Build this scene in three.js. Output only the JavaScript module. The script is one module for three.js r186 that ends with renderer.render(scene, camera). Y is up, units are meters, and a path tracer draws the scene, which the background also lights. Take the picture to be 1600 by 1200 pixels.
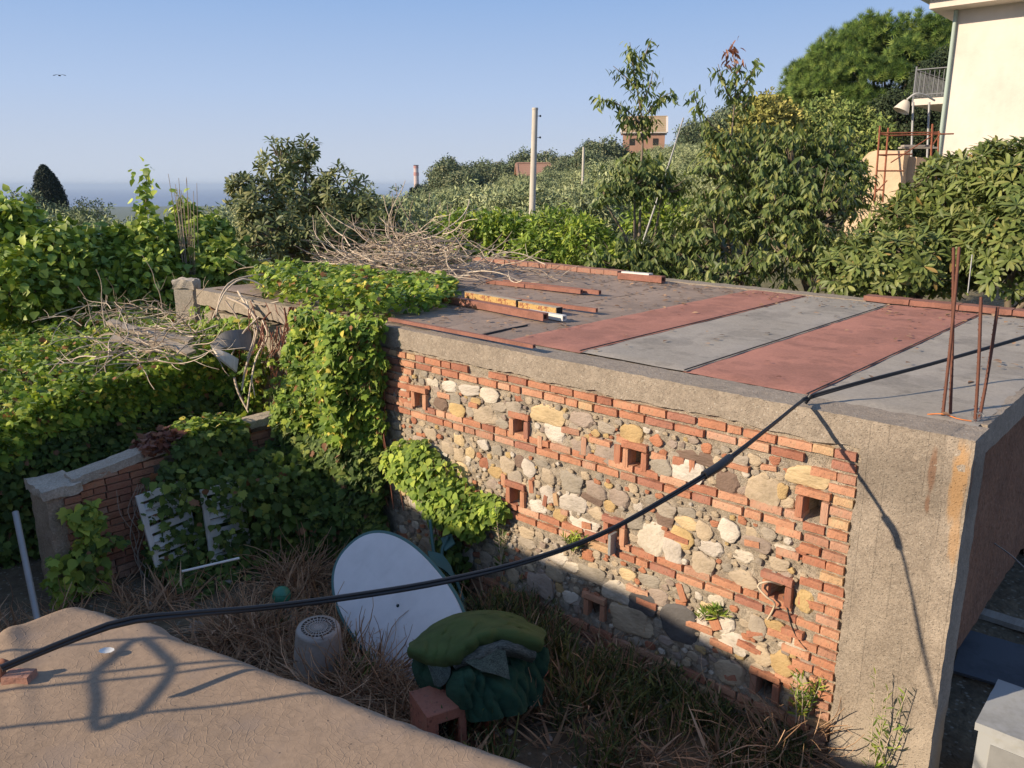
import * as THREE from 'three';
import { mergeGeometries } from 'three/addons/utils/BufferGeometryUtils.js';
import { ImprovedNoise } from 'three/addons/math/ImprovedNoise.js';

// ------------------------------------------------------------------ camera, sky, sun, exposure
const H = 4.1;                                   // eye height above the yard
const PITCH = Math.atan(310 / 1250);
const scene = new THREE.Scene();
const camera = new THREE.PerspectiveCamera(2 * Math.atan(600 / 1250) * 180 / Math.PI, 4 / 3, 0.05, 90000);
camera.position.set(0, H, 0);
camera.rotation.x = -PITCH;
const renderer = new THREE.WebGLRenderer({ antialias: true });
renderer.toneMapping = THREE.LinearToneMapping;
renderer.toneMappingExposure = 1.38;
renderer.shadowMap.enabled = true;
const D = Math.PI / 180, SUN_AZ = 69 * D, SUN_EL = 24.5 * D;
const S = new THREE.Vector3(-Math.sin(SUN_AZ) * Math.cos(SUN_EL), Math.sin(SUN_EL), Math.cos(SUN_AZ) * Math.cos(SUN_EL));
const sun = new THREE.DirectionalLight(new THREE.Color(1, 0.82, 0.60), 5);
sun.target.position.set(0, 0, -12); sun.position.copy(S).multiplyScalar(60).add(sun.target.position);
sun.castShadow = true; sun.shadow.mapSize.set(4096, 4096); sun.shadow.radius = 1.3; sun.shadow.bias = -0.0005;
Object.assign(sun.shadow.camera, { left: -45, right: 45, top: 45, bottom: -45, near: 1, far: 180 });
scene.add(sun, sun.target);
{ // clear evening sky: lavender haze at the horizon, blue above, paler round the sun
  const W = 1024, HH = 512, data = new Float32Array(W * HH * 4), d = new THREE.Vector3();
  const knots = [[-90, .16, .15, .13], [-3, .36, .40, .47], [0, .44, .485, .56], [2.5, .40, .46, .565], [6, .33, .425, .595], [12, .215, .335, .56], [22, .155, .265, .49], [45, .125, .21, .39], [90, .10, .17, .33]];
  for (let j = 0; j < HH; j++) for (let i = 0; i < W; i++) {
    const el = ((j + .5) / HH - .5) * 180, az = ((i + .5) / W - .5) * 2 * Math.PI;
    let k = 0; while (k < knots.length - 2 && el > knots[k + 1][0]) k++;
    const a = knots[k], b = knots[k + 1]; let t = (el - a[0]) / (b[0] - a[0]); t = Math.min(1, Math.max(0, t));
    d.set(Math.cos(az) * Math.cos(el * D), Math.sin(el * D), Math.sin(az) * Math.cos(el * D));
    const c = Math.max(0, d.dot(S)), g = .14 * Math.pow(c, 6) + .8 * Math.pow(c, 40), o = (j * W + i) * 4;
    data[o] = a[1] + (b[1] - a[1]) * t + g; data[o + 1] = a[2] + (b[2] - a[2]) * t + g * .88; data[o + 2] = a[3] + (b[3] - a[3]) * t + g * .68; data[o + 3] = 1;
  }
  const sky = new THREE.DataTexture(data, W, HH, THREE.RGBAFormat, THREE.FloatType);
  sky.mapping = THREE.EquirectangularReflectionMapping; sky.magFilter = sky.minFilter = THREE.LinearFilter; sky.wrapS = THREE.RepeatWrapping; sky.needsUpdate = true;
  scene.background = sky; scene.environment = sky;
}
scene.fog = new THREE.FogExp2(new THREE.Color(.62, .78, 1.0), 0.00009);

// ------------------------------------------------------------------ helpers
const V = (x, y, z) => new THREE.Vector3(x, y, z);
function rng(seed) { let s = seed >>> 0; return () => { s = (s + 0x6d2b79f5) | 0; let t = Math.imul(s ^ (s >>> 15), 1 | s); t = (t + Math.imul(t ^ (t >>> 7), 61 | t)) ^ t; return ((t ^ (t >>> 14)) >>> 0) / 4294967296; }; }
const NZ = new ImprovedNoise(), nz = (x, y, z = 0) => NZ.noise(x + 11.3, y + 7.7, z + 3.1);
const fb = (x, y, z = 0) => nz(x, y, z) + .5 * nz(x * 2.1, y * 2.1, z * 2.1 + 5) + .25 * nz(x * 4.3, y * 4.3, z * 4.3 + 9);
const cl = (x, a = 0, b = 1) => Math.min(b, Math.max(a, x)), mix = (a, b, t) => a + (b - a) * t, sm = (a, b, x) => { const t = cl((x - a) / (b - a)); return t * t * (3 - 2 * t); };
// view ray of a point of the photograph (1600 x 1200), scaled to one metre of depth
const cP = Math.cos(PITCH), sP = Math.sin(PITCH);
const ray = (px, py) => { const x = (px - 800) / 1250, y = (600 - py) / 1250; return V(x, -sP + y * cP, -cP - y * sP); };
const at = (px, py, depth) => ray(px, py).multiplyScalar(depth).add(V(0, H, 0));
const onY = (px, py, y) => { const r = ray(px, py); return at(px, py, (y - H) / r.y); };
// the outbuilding's frame: s runs along its front wall away from the near corner, t into the building
const C0 = V(2.8152, 0, -4.6288), D1 = V(-.74080, 0, -.67172), D2 = V(.67172, 0, -.74080), TURN = -Math.atan2(.67172, .7408);
const bw = (s, y, t) => V(C0.x + D1.x * s + D2.x * t, y, C0.z + D1.z * s + D2.z * t);
const ROOF = H - 1.5, roofY = (s) => ROOF + .01 * s;

const used = {};
function numbered(n) { used[n] = (used[n] ?? -1) + 1; return used[n] ? n + '_' + String(used[n]).padStart(3, '0') : n; }
function tag(o, label, category, group, kind) { if (label) o.userData.label = label; if (category) o.userData.category = category; if (group) o.userData.group = group; if (kind) o.userData.kind = kind; return o; }
function shade(o) { o.castShadow = true; o.receiveShadow = true; return o; }
function mesh(name, geo, mat, parent, kind) { const m = shade(new THREE.Mesh(geo, mat)); m.name = parent ? name : numbered(name); (parent ?? scene).add(m); if (kind) m.userData.kind = kind; return m; }
function thing(name, label, category, pos = V(0, 0, 0), turn = 0, group) { const g = new THREE.Group(); g.name = numbered(name); g.position.copy(pos); g.rotation.y = turn; scene.add(g); return tag(g, label, category, group); }
function structure(name, geo, mat) { const m = mesh(name, geo, mat); m.userData.kind = 'structure'; return m; }

function metricUV(g, k = 1) { // box-projected uv in metres
  if (g.index) g = g.toNonIndexed();
  const p = g.attributes.position, uv = new Float32Array(p.count * 2), a = V(), b = V(), c = V(), n = V();
  for (let i = 0; i < p.count; i += 3) {
    a.fromBufferAttribute(p, i); b.fromBufferAttribute(p, i + 1); c.fromBufferAttribute(p, i + 2);
    n.copy(b).sub(a).cross(c.clone().sub(a)); const x = Math.abs(n.x), y = Math.abs(n.y), z = Math.abs(n.z);
    [a, b, c].forEach((q, j) => { const o = (i + j) * 2; if (y >= x && y >= z) { uv[o] = q.x * k; uv[o + 1] = q.z * k; } else if (x >= z) { uv[o] = q.z * k; uv[o + 1] = q.y * k; } else { uv[o] = q.x * k; uv[o + 1] = q.y * k; } });
  }
  g.setAttribute('uv', new THREE.BufferAttribute(uv, 2)); return g;
}
// a box whose faces and edges are uneven by amp metres
function roughBox(w, h, d, seg = .08, amp = .006, seed = 0, f = 9) {
  const n = (x) => Math.max(1, Math.round(x / seg));
  const g = new THREE.BoxGeometry(w, h, d, n(w), n(h), n(d)), p = g.attributes.position;
  for (let i = 0; i < p.count; i++) {
    const x = p.getX(i), y = p.getY(i), z = p.getZ(i);
    p.setXYZ(i, x + amp * fb(x * f + seed, y * f, z * f), y + amp * fb(x * f, y * f + seed + 31, z * f), z + amp * fb(x * f, y * f + 17, z * f + seed));
  }
  g.computeVertexNormals(); return g;
}
function grid(nu, nv, fn, uvk = 1) { // sheet: fn(u,v) -> Vector3
  const pos = [], uv = [], idx = [];
  for (let j = 0; j <= nv; j++) for (let i = 0; i <= nu; i++) { const q = fn(i / nu, j / nv); pos.push(q.x, q.y, q.z); uv.push((q.u ?? i / nu) * uvk, (q.v ?? j / nv) * uvk); }
  for (let j = 0; j < nv; j++) for (let i = 0; i < nu; i++) { const a = j * (nu + 1) + i, b = a + 1, c = a + nu + 1, d = c + 1; idx.push(a, b, d, a, d, c); }
  const g = new THREE.BufferGeometry(); g.setAttribute('position', new THREE.Float32BufferAttribute(pos, 3)); g.setAttribute('uv', new THREE.Float32BufferAttribute(uv, 2)); g.setIndex(idx); g.computeVertexNormals(); return g;
}
function tube(pts, r0, r1 = r0, sides = 6, cap = true, steps) { // tapered tube through points
  const curve = pts.length > 2 ? new THREE.CatmullRomCurve3(pts, false, 'centripetal') : new THREE.LineCurve3(pts[0], pts[1]);
  const n = steps ?? (pts.length > 2 ? (pts.length - 1) * 4 : 1), fr = curve.computeFrenetFrames(n), pos = [], nor = [], uv = [], idx = [], q = V(), L = curve.getLength();
  for (let i = 0; i <= n; i++) { curve.getPointAt(i / n, q); const r = mix(r0, r1, i / n);
    for (let k = 0; k <= sides; k++) { const a = k / sides * 2 * Math.PI, c = Math.cos(a), s = Math.sin(a), N = fr.normals[i], B = fr.binormals[i];
      const x = N.x * c + B.x * s, y = N.y * c + B.y * s, z = N.z * c + B.z * s; pos.push(q.x + x * r, q.y + y * r, q.z + z * r); nor.push(x, y, z); uv.push(k / sides * 6.3 * r0, i / n * L); } }
  for (let i = 0; i < n; i++) for (let k = 0; k < sides; k++) { const a = i * (sides + 1) + k, b = a + sides + 1; idx.push(a, a + 1, b, a + 1, b + 1, b); }
  if (cap) for (const e of [0, n]) { const c = pos.length / 3; curve.getPointAt(e / n, q); const T = fr.tangents[e], sg = e ? 1 : -1; pos.push(q.x, q.y, q.z); nor.push(T.x * sg, T.y * sg, T.z * sg); uv.push(0, 0);
    const o = pos.length / 3; for (let k = 0; k <= sides; k++) { const m = (e * (sides + 1) + k) * 3; pos.push(pos[m], pos[m + 1], pos[m + 2]); nor.push(T.x * sg, T.y * sg, T.z * sg); uv.push(0, 0); }
    for (let k = 0; k < sides; k++) e ? idx.push(c, o + k, o + k + 1) : idx.push(c, o + k + 1, o + k); }
  const g = new THREE.BufferGeometry(); g.setAttribute('position', new THREE.Float32BufferAttribute(pos, 3)); g.setAttribute('normal', new THREE.Float32BufferAttribute(nor, 3)); g.setAttribute('uv', new THREE.Float32BufferAttribute(uv, 2)); g.setIndex(idx); return g;
}
const merge = (list) => mergeGeometries(list.map((g) => { g = g.index ? g.toNonIndexed() : g; for (const k of Object.keys(g.attributes)) if (!['position', 'normal', 'uv'].includes(k)) g.deleteAttribute(k); if (!g.attributes.uv) g.setAttribute('uv', new THREE.Float32BufferAttribute(new Float32Array(g.attributes.position.count * 2), 2)); return g; }));
const boxAt = (w, h, d, x, y, z, ry = 0) => { const g = new THREE.BoxGeometry(w, h, d); if (ry) g.rotateY(ry); return g.translate(x, y, z); };

// ------------------------------------------------------------------ textures
function hash(x, y) { let h = Math.imul(x, 374761393) + Math.imul(y, 668265263) | 0; h = Math.imul(h ^ (h >>> 13), 1274126177); return ((h ^ (h >>> 16)) >>> 0) / 4294967296; }
function pn(u, v, n, seed = 0) { // value noise that tiles, n cells across
  const x = u * n, y = v * n, i = Math.floor(x), j = Math.floor(y), f = x - i, g = y - j, a = f * f * (3 - 2 * f), b = g * g * (3 - 2 * g), m = (k) => ((k % n) + n) % n;
  const h = (p, q) => hash(m(p) + seed * 131, m(q) + seed * 57);
  return mix(mix(h(i, j), h(i + 1, j), a), mix(h(i, j + 1), h(i + 1, j + 1), a), b);
}
const pf = (u, v, n, o = 4, seed = 0) => { let s = 0, a = .5, t = 0; for (let k = 0; k < o; k++) { s += a * pn(u, v, n << k, seed + k); t += a; a *= .55; } return s / t; };
function worley(u, v, n, seed = 0) { // tiling cells -> [nearest, second, id]
  const x = u * n, y = v * n, i = Math.floor(x), j = Math.floor(y); let a = 9, b = 9, id = 0; const m = (k) => ((k % n) + n) % n;
  for (let p = -1; p <= 1; p++) for (let q = -1; q <= 1; q++) { const X = m(i + p) + seed * 91, Y = m(j + q) + seed * 37, dx = i + p + hash(X, Y) - x, dy = j + q + hash(X + 5000, Y) - y, d = Math.hypot(dx, dy); if (d < a) { b = a; a = d; id = hash(X, Y + 9000); } else if (d < b) b = d; }
  return [a, b, id];
}
function texture(n, fn, srgb = true) { // fn(u,v) -> [r,g,b] (linear 0..1 when srgb) or one height
  const d = new Uint8Array(n * n * 4), e = (x) => { x = cl(x); return srgb ? (x <= .0031308 ? x * 12.92 : 1.055 * Math.pow(x, 1 / 2.4) - .055) * 255 : x * 255; };
  for (let j = 0; j < n; j++) for (let i = 0; i < n; i++) { const c = fn((i + .5) / n, (j + .5) / n), o = (j * n + i) * 4; if (c.length) { d[o] = e(c[0]); d[o + 1] = e(c[1]); d[o + 2] = e(c[2]); } else d[o] = d[o + 1] = d[o + 2] = e(c); d[o + 3] = 255; }
  const t = new THREE.DataTexture(d, n, n); t.wrapS = t.wrapT = THREE.RepeatWrapping; t.magFilter = THREE.LinearFilter; t.minFilter = THREE.LinearMipmapLinearFilter; t.generateMipmaps = true; if (srgb) t.colorSpace = THREE.SRGBColorSpace; t.needsUpdate = true; return t;
}
const rep = (t, k, l = k) => { t = t.clone(); t.repeat.set(k, l); t.needsUpdate = true; return t; };
const mul = (c, k) => [c[0] * k, c[1] * k, c[2] * k], mx = (a, b, t) => [mix(a[0], b[0], t), mix(a[1], b[1], t), mix(a[2], b[2], t)];
const rgb = (r, g, b) => new THREE.Color(r, g, b);
const std = (o) => new THREE.MeshStandardMaterial({ roughness: .9, metalness: 0, side: THREE.DoubleSide, ...o });

// concrete with showing aggregate
const T = {};
{ const agg = (u, v) => { const w = worley(u, v, 110, 1), w2 = worley(u, v, 56, 2); return [w, w2]; };
  T.concrete = texture(1024, (u, v) => { const [w, w2] = agg(u, v), st = pf(u, v, 4, 5, 3), f = pf(u, v, 64, 2, 8); let c = mx([.20, .165, .13], [.355, .30, .24], st * .75 + .25 * pf(u * 2, v * .25, 16, 3, 14)); c = mul(c, .74 + .5 * f);
    if (w[0] < .33 && w[2] > .45) c = mx(c, w[2] > .94 ? [.45, .42, .36] : w[2] > .72 ? [.31, .27, .22] : [.17, .13, .10], .55);
    if (w2[0] < .26 && w2[2] > .8) c = mx(c, w2[2] > .96 ? [.48, .45, .4] : [.27, .23, .19], .5); return c; });
  T.concreteH = texture(1024, (u, v) => { const [w, w2] = agg(u, v); return cl(.45 + .25 * (pf(u, v, 16, 4, 5) - .5) * 2 + (w[2] > .45 ? .3 * cl(.4 - w[0]) / .4 : 0) + (w2[2] > .7 ? .35 * cl(.36 - w2[0]) / .36 : 0) - (w[2] < .08 && w[0] < .4 ? .4 : 0)); }, false);
  T.column = texture(1024, (u, v) => { // the column's own face: boards, rust runs under the bars, paler foot
    const x = (u - .5) * .8, y = (v - .5) * 2.8, n = pf(u, v * 3.5, 6, 5, 61), f = pf(u, v * 3.5 % 1, 64, 2, 8), w = worley(u, (v * 3.5) % 1, 100, 1), w2 = worley(u, (v * 3.5) % 1, 50, 2); let c = mx([.205, .168, .132], [.35, .295, .235], n);
    const bd = Math.floor((x + .4) / .118 + .15 * pn(u, v, 3, 66)), e = Math.abs((x + .4) / .118 - Math.round((x + .4) / .118)); c = mul(c, .90 + .2 * hash(bd, 7)); if (e < .02 && pf(u, v, 5, 2, bd) > .45) c = mul(c, .62); c = mul(c, .74 + .5 * f);
    if (w[0] < .33 && w[2] > .45) c = mx(c, w[2] > .94 ? [.45, .42, .36] : w[2] > .72 ? [.31, .27, .22] : [.15, .12, .10], .55); if (w2[0] < .26 && w2[2] > .8) c = mx(c, [.36, .32, .27], .5);
    const blot = (bx, by, rx, ry) => { const q = Math.hypot((x - bx) / rx, (y - by) / ry) + 1.1 * (pf(u, v, 20, 4, 67) - .5); return 1 - sm(.45, 1.05, q); };
    c = mx(c, [.44, .25, .10], .75 * Math.max(blot(.27, 1.08, .055, .3), .7 * blot(.29, .72, .04, .2))); c = mx(c, [.20, .10, .055], .7 * Math.max(blot(.115, 1.13, .03, .16), blot(.11, .9, .02, .08)));
    const foot = sm(-.55, -.85, y + .35 * (pf(u, v, 5, 3, 68) - .5) + .5 * cl(-x)); c = mx(c, [.40, .34, .27], .55 * foot); const top = sm(.25, .05, Math.abs(y - 1.02) - .05 * n) * .25; return mul(c, 1 - top); });
  T.mortar = texture(512, (u, v) => { const w = worley(u, v, 46, 7), st = pf(u, v, 5, 5, 4), f = pf(u, v, 48, 3, 2); let c = mul(mx([.25, .207, .16], [.42, .36, .28], st), .66 + .6 * f); if (w[0] < .3 && w[2] > .6) c = mx(c, w[2] > .85 ? [.5, .46, .4] : [.14, .12, .1], .5); return c; });
  T.brick = texture(512, (u, v) => { const a = pf(u, v, 6, 5, 11), b = pf(u, v, 40, 3, 12), w = worley(u, v, 30, 3); let k = .62 + .5 * a + .26 * b; let c = [k, k * (.92 + .12 * b), k * (.88 + .2 * b)]; if (w[2] > .9 && w[0] < .35) c = mul(c, .62); if (a > .55) c = mx(c, [.82, 1.3, 1.75], Math.min(.85, (a - .55) * 4)); if (b > .68) c = mul(c, .75); return c; });
  T.fine = texture(512, (u, v) => cl(.5 + 1.1 * (pf(u, v, 24, 4, 21) - .5) + .5 * (pf(u, v, 4, 3, 22) - .5)), false);
  T.stone = texture(512, (u, v) => { const a = pf(u, v, 3, 5, 31), b = pf(u, v, 30, 3, 32), k = .5 + .75 * a + .2 * b; return [k, k * .99, k * (.93 + .1 * b)]; });
  T.felt = texture(1024, (u, v) => { const a = pf(u, v, 3, 5, 41), b = pf(u, v, 10, 4, 44), f = hash(Math.floor(u * 1024), Math.floor(v * 1024)), g = pf(u, v, 128, 2, 42); const k = .62 + .46 * a + .2 * (g - .5) + .22 * (f - .5) + .26 * (b - .5) - .3 * sm(.58, .72, b) * .6 - .14 * sm(.55, .6, pf(u, v, 2, 6, 47)); return [k, k, k * (.97 + .05 * a)]; });
  T.grain = texture(512, (u, v) => hash(Math.floor(u * 512), Math.floor(v * 512)) * .5 + pf(u, v, 64, 2, 43) * .5, false);
  T.plaster = texture(512, (u, v) => { const a = pf(u, v, 3, 5, 51), b = pf(u, v, 20, 3, 52), k = .72 + .26 * a + .08 * b + .10 * (pf(u * 3, v * .3, 8, 4, 53) - .5); return [k, k * .985, k * .955]; });
  T.earth = texture(1024, (u, v) => { const a = pf(u, v, 5, 6, 61), b = pf(u, v, 40, 3, 62), w = worley(u, v, 60, 6); let c = mx([.075, .055, .035], [.17, .135, .085], a); c = mul(c, .6 + .8 * b); if (w[2] > .85 && w[0] < .3) c = mx(c, [.26, .24, .2], .7); return c; });
  T.scrub = texture(512, (u, v) => { const a = pf(u, v, 6, 5, 71), b = pf(u, v, 50, 3, 72); return mul(mx([.05, .065, .025], [.14, .125, .06], a), .6 + .8 * b); });
  T.wood = texture(512, (u, v) => { const g = pf(u * 1, v, 3, 3, 81), l = pn(u, v, 64, 82), s = pf(u, 0.3 + v * .02, 32, 3, 83), k = .55 + .5 * s + .2 * g + .1 * l; return [k, k * .97, k * .92]; });
  T.bark = texture(256, (u, v) => { const a = pf(u, v, 8, 4, 85), b = pn(u, v * .25, 32, 86), k = .5 + .5 * a + .3 * b; return [k, k * .95, k * .88]; });
  // sun-baked roof membrane: fine wrinkles that run together into a crazed patch
  const wr = (u, v) => { const p = pf(u, v, 5, 4, 91), q = pf(u, v, 5, 4, 92), x = u + (p - .5) * .16, y = v + (q - .5) * .16; const w = worley(x * 1, y * 1, 40, 9), w2 = worley(u + (q - .5) * .05, v + (p - .5) * .05, 78, 10), k = sm(.40, .6, pf(u, v, 3, 3, 93)); return [(1 - sm(.0, .16, w[1] - w[0])) * (.10 + .75 * k) * (.4 + .6 * pf(u, v, 30, 2, 90)), (1 - sm(0, .14, w2[1] - w2[0])) * (.1 + .5 * k)]; };
  T.membrane = texture(2048, (u, v) => { const [a, b] = wr(u, v), st = pf(u, v, 3, 6, 94), g = pf(u, v, 60, 3, 95), sp = worley(u, v, 40, 12); let c = mx([.235, .168, .116], [.335, .242, .168], st); c = mul(c, .82 + .3 * g - .16 * Math.max(a, b)); const dirt = sm(.54, .7, pf(u, v, 5, 5, 96)); c = mx(c, [.25, .19, .15], dirt * .5); if (sp[2] > .97 && sp[0] < .12) c = [.12, .09, .07]; return c; });
  T.membraneH = texture(2048, (u, v) => { const [a, b] = wr(u, v); return cl(.6 + .7 * (pf(u, v, 9, 5, 97) - .5) - .22 * a - .12 * b + .06 * (pf(u, v, 90, 2, 98) - .5)); }, false);
  T.carpet = texture(512, (u, v) => { const h = hash(Math.floor(u * 512), Math.floor(v * 512)), a = pf(u, v, 6, 4, 101), k = .55 + .5 * a + .4 * (h - .5); return [k, k, k]; });
  T.rust = texture(256, (u, v) => { const a = pf(u, v, 6, 5, 111); return mx([.10, .04, .025], [.30, .12, .065], a); });
  T.foam = texture(256, (u, v) => { const a = pf(u, v, 8, 4, 121), b = pf(u, v, 20, 3, 122); return mx([.52, .34, .13], [.30, .12, .06], sm(.5, .62, a * .6 + b * .4)); });
}
const bump = (t, k, s) => ({ bumpMap: rep(t, k), bumpScale: s });
const M = {
  concrete: std({ map: rep(T.concrete, .8), ...bump(T.concreteH, .8, .007), roughness: .95 }),
  column: std({ map: (() => { const t = rep(T.column, 1 / .8, 1 / 2.8); t.offset.set(.5, .5); return t; })(), ...bump(T.concreteH, .8, .007), roughness: .95 }),
  concretePale: std({ map: rep(T.concrete, 1.1), color: rgb(1.55, 1.6, 1.62), ...bump(T.concreteH, 1.1, .008) }),
  mortar: std({ map: rep(T.mortar, 1.6), ...bump(T.concreteH, 1.6, .012) }),
  feltGrey: std({ map: rep(T.felt, .45), color: rgb(.385, .348, .30), ...bump(T.grain, 3, .0015) }),
  feltRed: std({ map: rep(T.felt, .45), color: rgb(.46, .205, .15), ...bump(T.grain, 3, .0015) }),
  feltOld: std({ map: rep(T.felt, .4), color: rgb(.345, .262, .208), ...bump(T.grain, 3, .0015) }),
  tar: std({ color: rgb(.045, .038, .034), roughness: .7 }),
  rust: std({ map: rep(T.rust, 2), roughness: .85 }),
  rebar: std({ map: rep(T.rust, 3), color: rgb(.62, .55, .55), roughness: .75 }),
  rustRed: std({ map: rep(T.felt, 1.1), color: rgb(.30, .135, .10), ...bump(T.fine, 2, .004) }),
  terracotta: std({ map: rep(T.brick, 2), color: rgb(.34, .175, .125), ...bump(T.fine, 3, .003) }),
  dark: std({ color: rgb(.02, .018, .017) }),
  plaster: std({ map: rep(T.plaster, .25), color: rgb(.69, .63, .58), ...bump(T.fine, .7, .003) }),
  plasterBeige: std({ map: rep(T.plaster, .3), color: rgb(.62, .47, .33), ...bump(T.fine, .7, .01) }),
  plasterRed: std({ map: rep(T.mortar, .7), color: rgb(.62, .36, .27), ...bump(T.fine, 1, .02) }),
  whitePaint: std({ color: rgb(.72, .72, .70), map: rep(T.plaster, 1), roughness: .6 }),
  dullPaint: std({ color: rgb(.36, .375, .38), map: rep(T.stone, 1.3), roughness: .6 }),
  greyWood: std({ map: rep(T.wood, 1.5, 4), color: rgb(.36, .33, .30), ...bump(T.wood, 2, .004) }),
  twig: [[.52, .44, .36], [.42, .35, .29], [.62, .54, .45], [.32, .25, .2]].map((c) => std({ map: rep(T.bark, 3), color: rgb(...c) })),
  redTwig: std({ color: rgb(.20, .075, .05), map: rep(T.bark, 3) }),
  bark: std({ map: rep(T.bark, 2), color: rgb(.20, .165, .13), ...bump(T.bark, 2, .01) }),
  barkPale: std({ map: rep(T.bark, 2), color: rgb(.40, .35, .29), ...bump(T.bark, 2, .006) }),
  cable: std({ color: rgb(.016, .016, .018), roughness: .45 }),
  metal: std({ color: rgb(.30, .30, .30), roughness: .5, metalness: .6 }),
  zinc: std({ color: rgb(.34, .35, .36), map: rep(T.plaster, 2), roughness: .55, metalness: .3 }),
};

// ------------------------------------------------------------------ ground, sea
const AZ = [-180, -60, -30, -15, -8, -3, 4, 10, 18, 28, 45, 70, 180];
const RR = [0, 15, 25, 45, 80, 120, 150, 300, 800, 1600, 4000, 5200, 7000];
const HT = {
  far: [-45, -80, -90, -94, -97, -112],
  '-180': [0, 0, 0, 0, 0, 0, 0], '-60': [0, 0, -.5, -2.5, -8, -13, -17], '-30': [0, 0, -.5, -3, -9, -14, -18], '-15': [0, 0, -.5, -2.5, -6, -9, -12],
  '-8': [0, 0, -.2, -1, -1.5, -1.5, -1.5], '-3': [0, 0, 0, -.4, 0, .8, 1.6], 4: [0, 0, .1, .3, 1.2, 2.6, 4.0], 10: [0, 0, .6, 1.2, 3.2, 5.8, 8], 18: [0, 0, 1.4, 3, 6, 8.5, 10.5],
  28: [0, 0, 2.6, 5, 9, 14, 17], 45: [0, 0, 2.4, 5, 9, 14, 18], 70: [0, 0, 1, 3, 6, 10, 12], 180: [0, 0, 0, 0, 0, 0, 0],
};
function terrain(x, z) {
  const r = Math.hypot(x, z), a = Math.atan2(x, -z) / D; let k = 0; while (k < AZ.length - 2 && a > AZ[k + 1]) k++;
  let m = 0; while (m < RR.length - 2 && r > RR[m + 1]) m++;
  const t = sm(0, 1, (a - AZ[k]) / (AZ[k + 1] - AZ[k])), u = cl((r - RR[m]) / (RR[m + 1] - RR[m])), g = (i, j) => { const row = HT[AZ[i]]; return j < row.length ? row[j] : HT.far[j - row.length]; };
  return mix(mix(g(k, m), g(k + 1, m), t), mix(g(k, m + 1), g(k + 1, m + 1), t), u) + (r > 15 ? .25 * nz(x * .08, z * .08) * cl((r - 15) / 10) : 0);
}
{ // one sheet from under the eye to the coast
  const rs = [0]; for (let r = .8; r < 7000; r *= r < 16 ? 1.09 : 1.13) rs.push(r); rs.push(7200);
  const n = 180; const gm = structure('ground', grid(n, rs.length - 1, (u, v) => { const r = rs[Math.round(v * (rs.length - 1))], a = -u * 2 * Math.PI; const x = r * Math.sin(a), z = -r * Math.cos(a); const q = V(x, terrain(x, z) + .035 * fb(x * 1.3, z * 1.3), z); q.u = x * .4; q.v = z * .4; return q; }), std({ map: T.earth, vertexColors: true, ...bump(T.fine, 2, .02) })), gp = gm.geometry.attributes.position, gc = [];
  for (let i = 0; i < gp.count; i++) { const k = sm(16, 34, Math.hypot(gp.getX(i), gp.getZ(i))); gc.push(mix(1, .62, k), mix(1, .98, k), mix(1, .6, k)); } // bare earth in the yard, dry grass and scrub beyond
  gm.geometry.setAttribute('color', new THREE.Float32BufferAttribute(gc, 3));
  const s = new THREE.CircleGeometry(70000, 96).rotateX(-Math.PI / 2).translate(0, -95, 0);
  structure('sea', s, std({ color: rgb(.11, .18, .31), roughness: .9, bumpMap: rep(T.fine, 400), bumpScale: .3 }));
}

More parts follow.
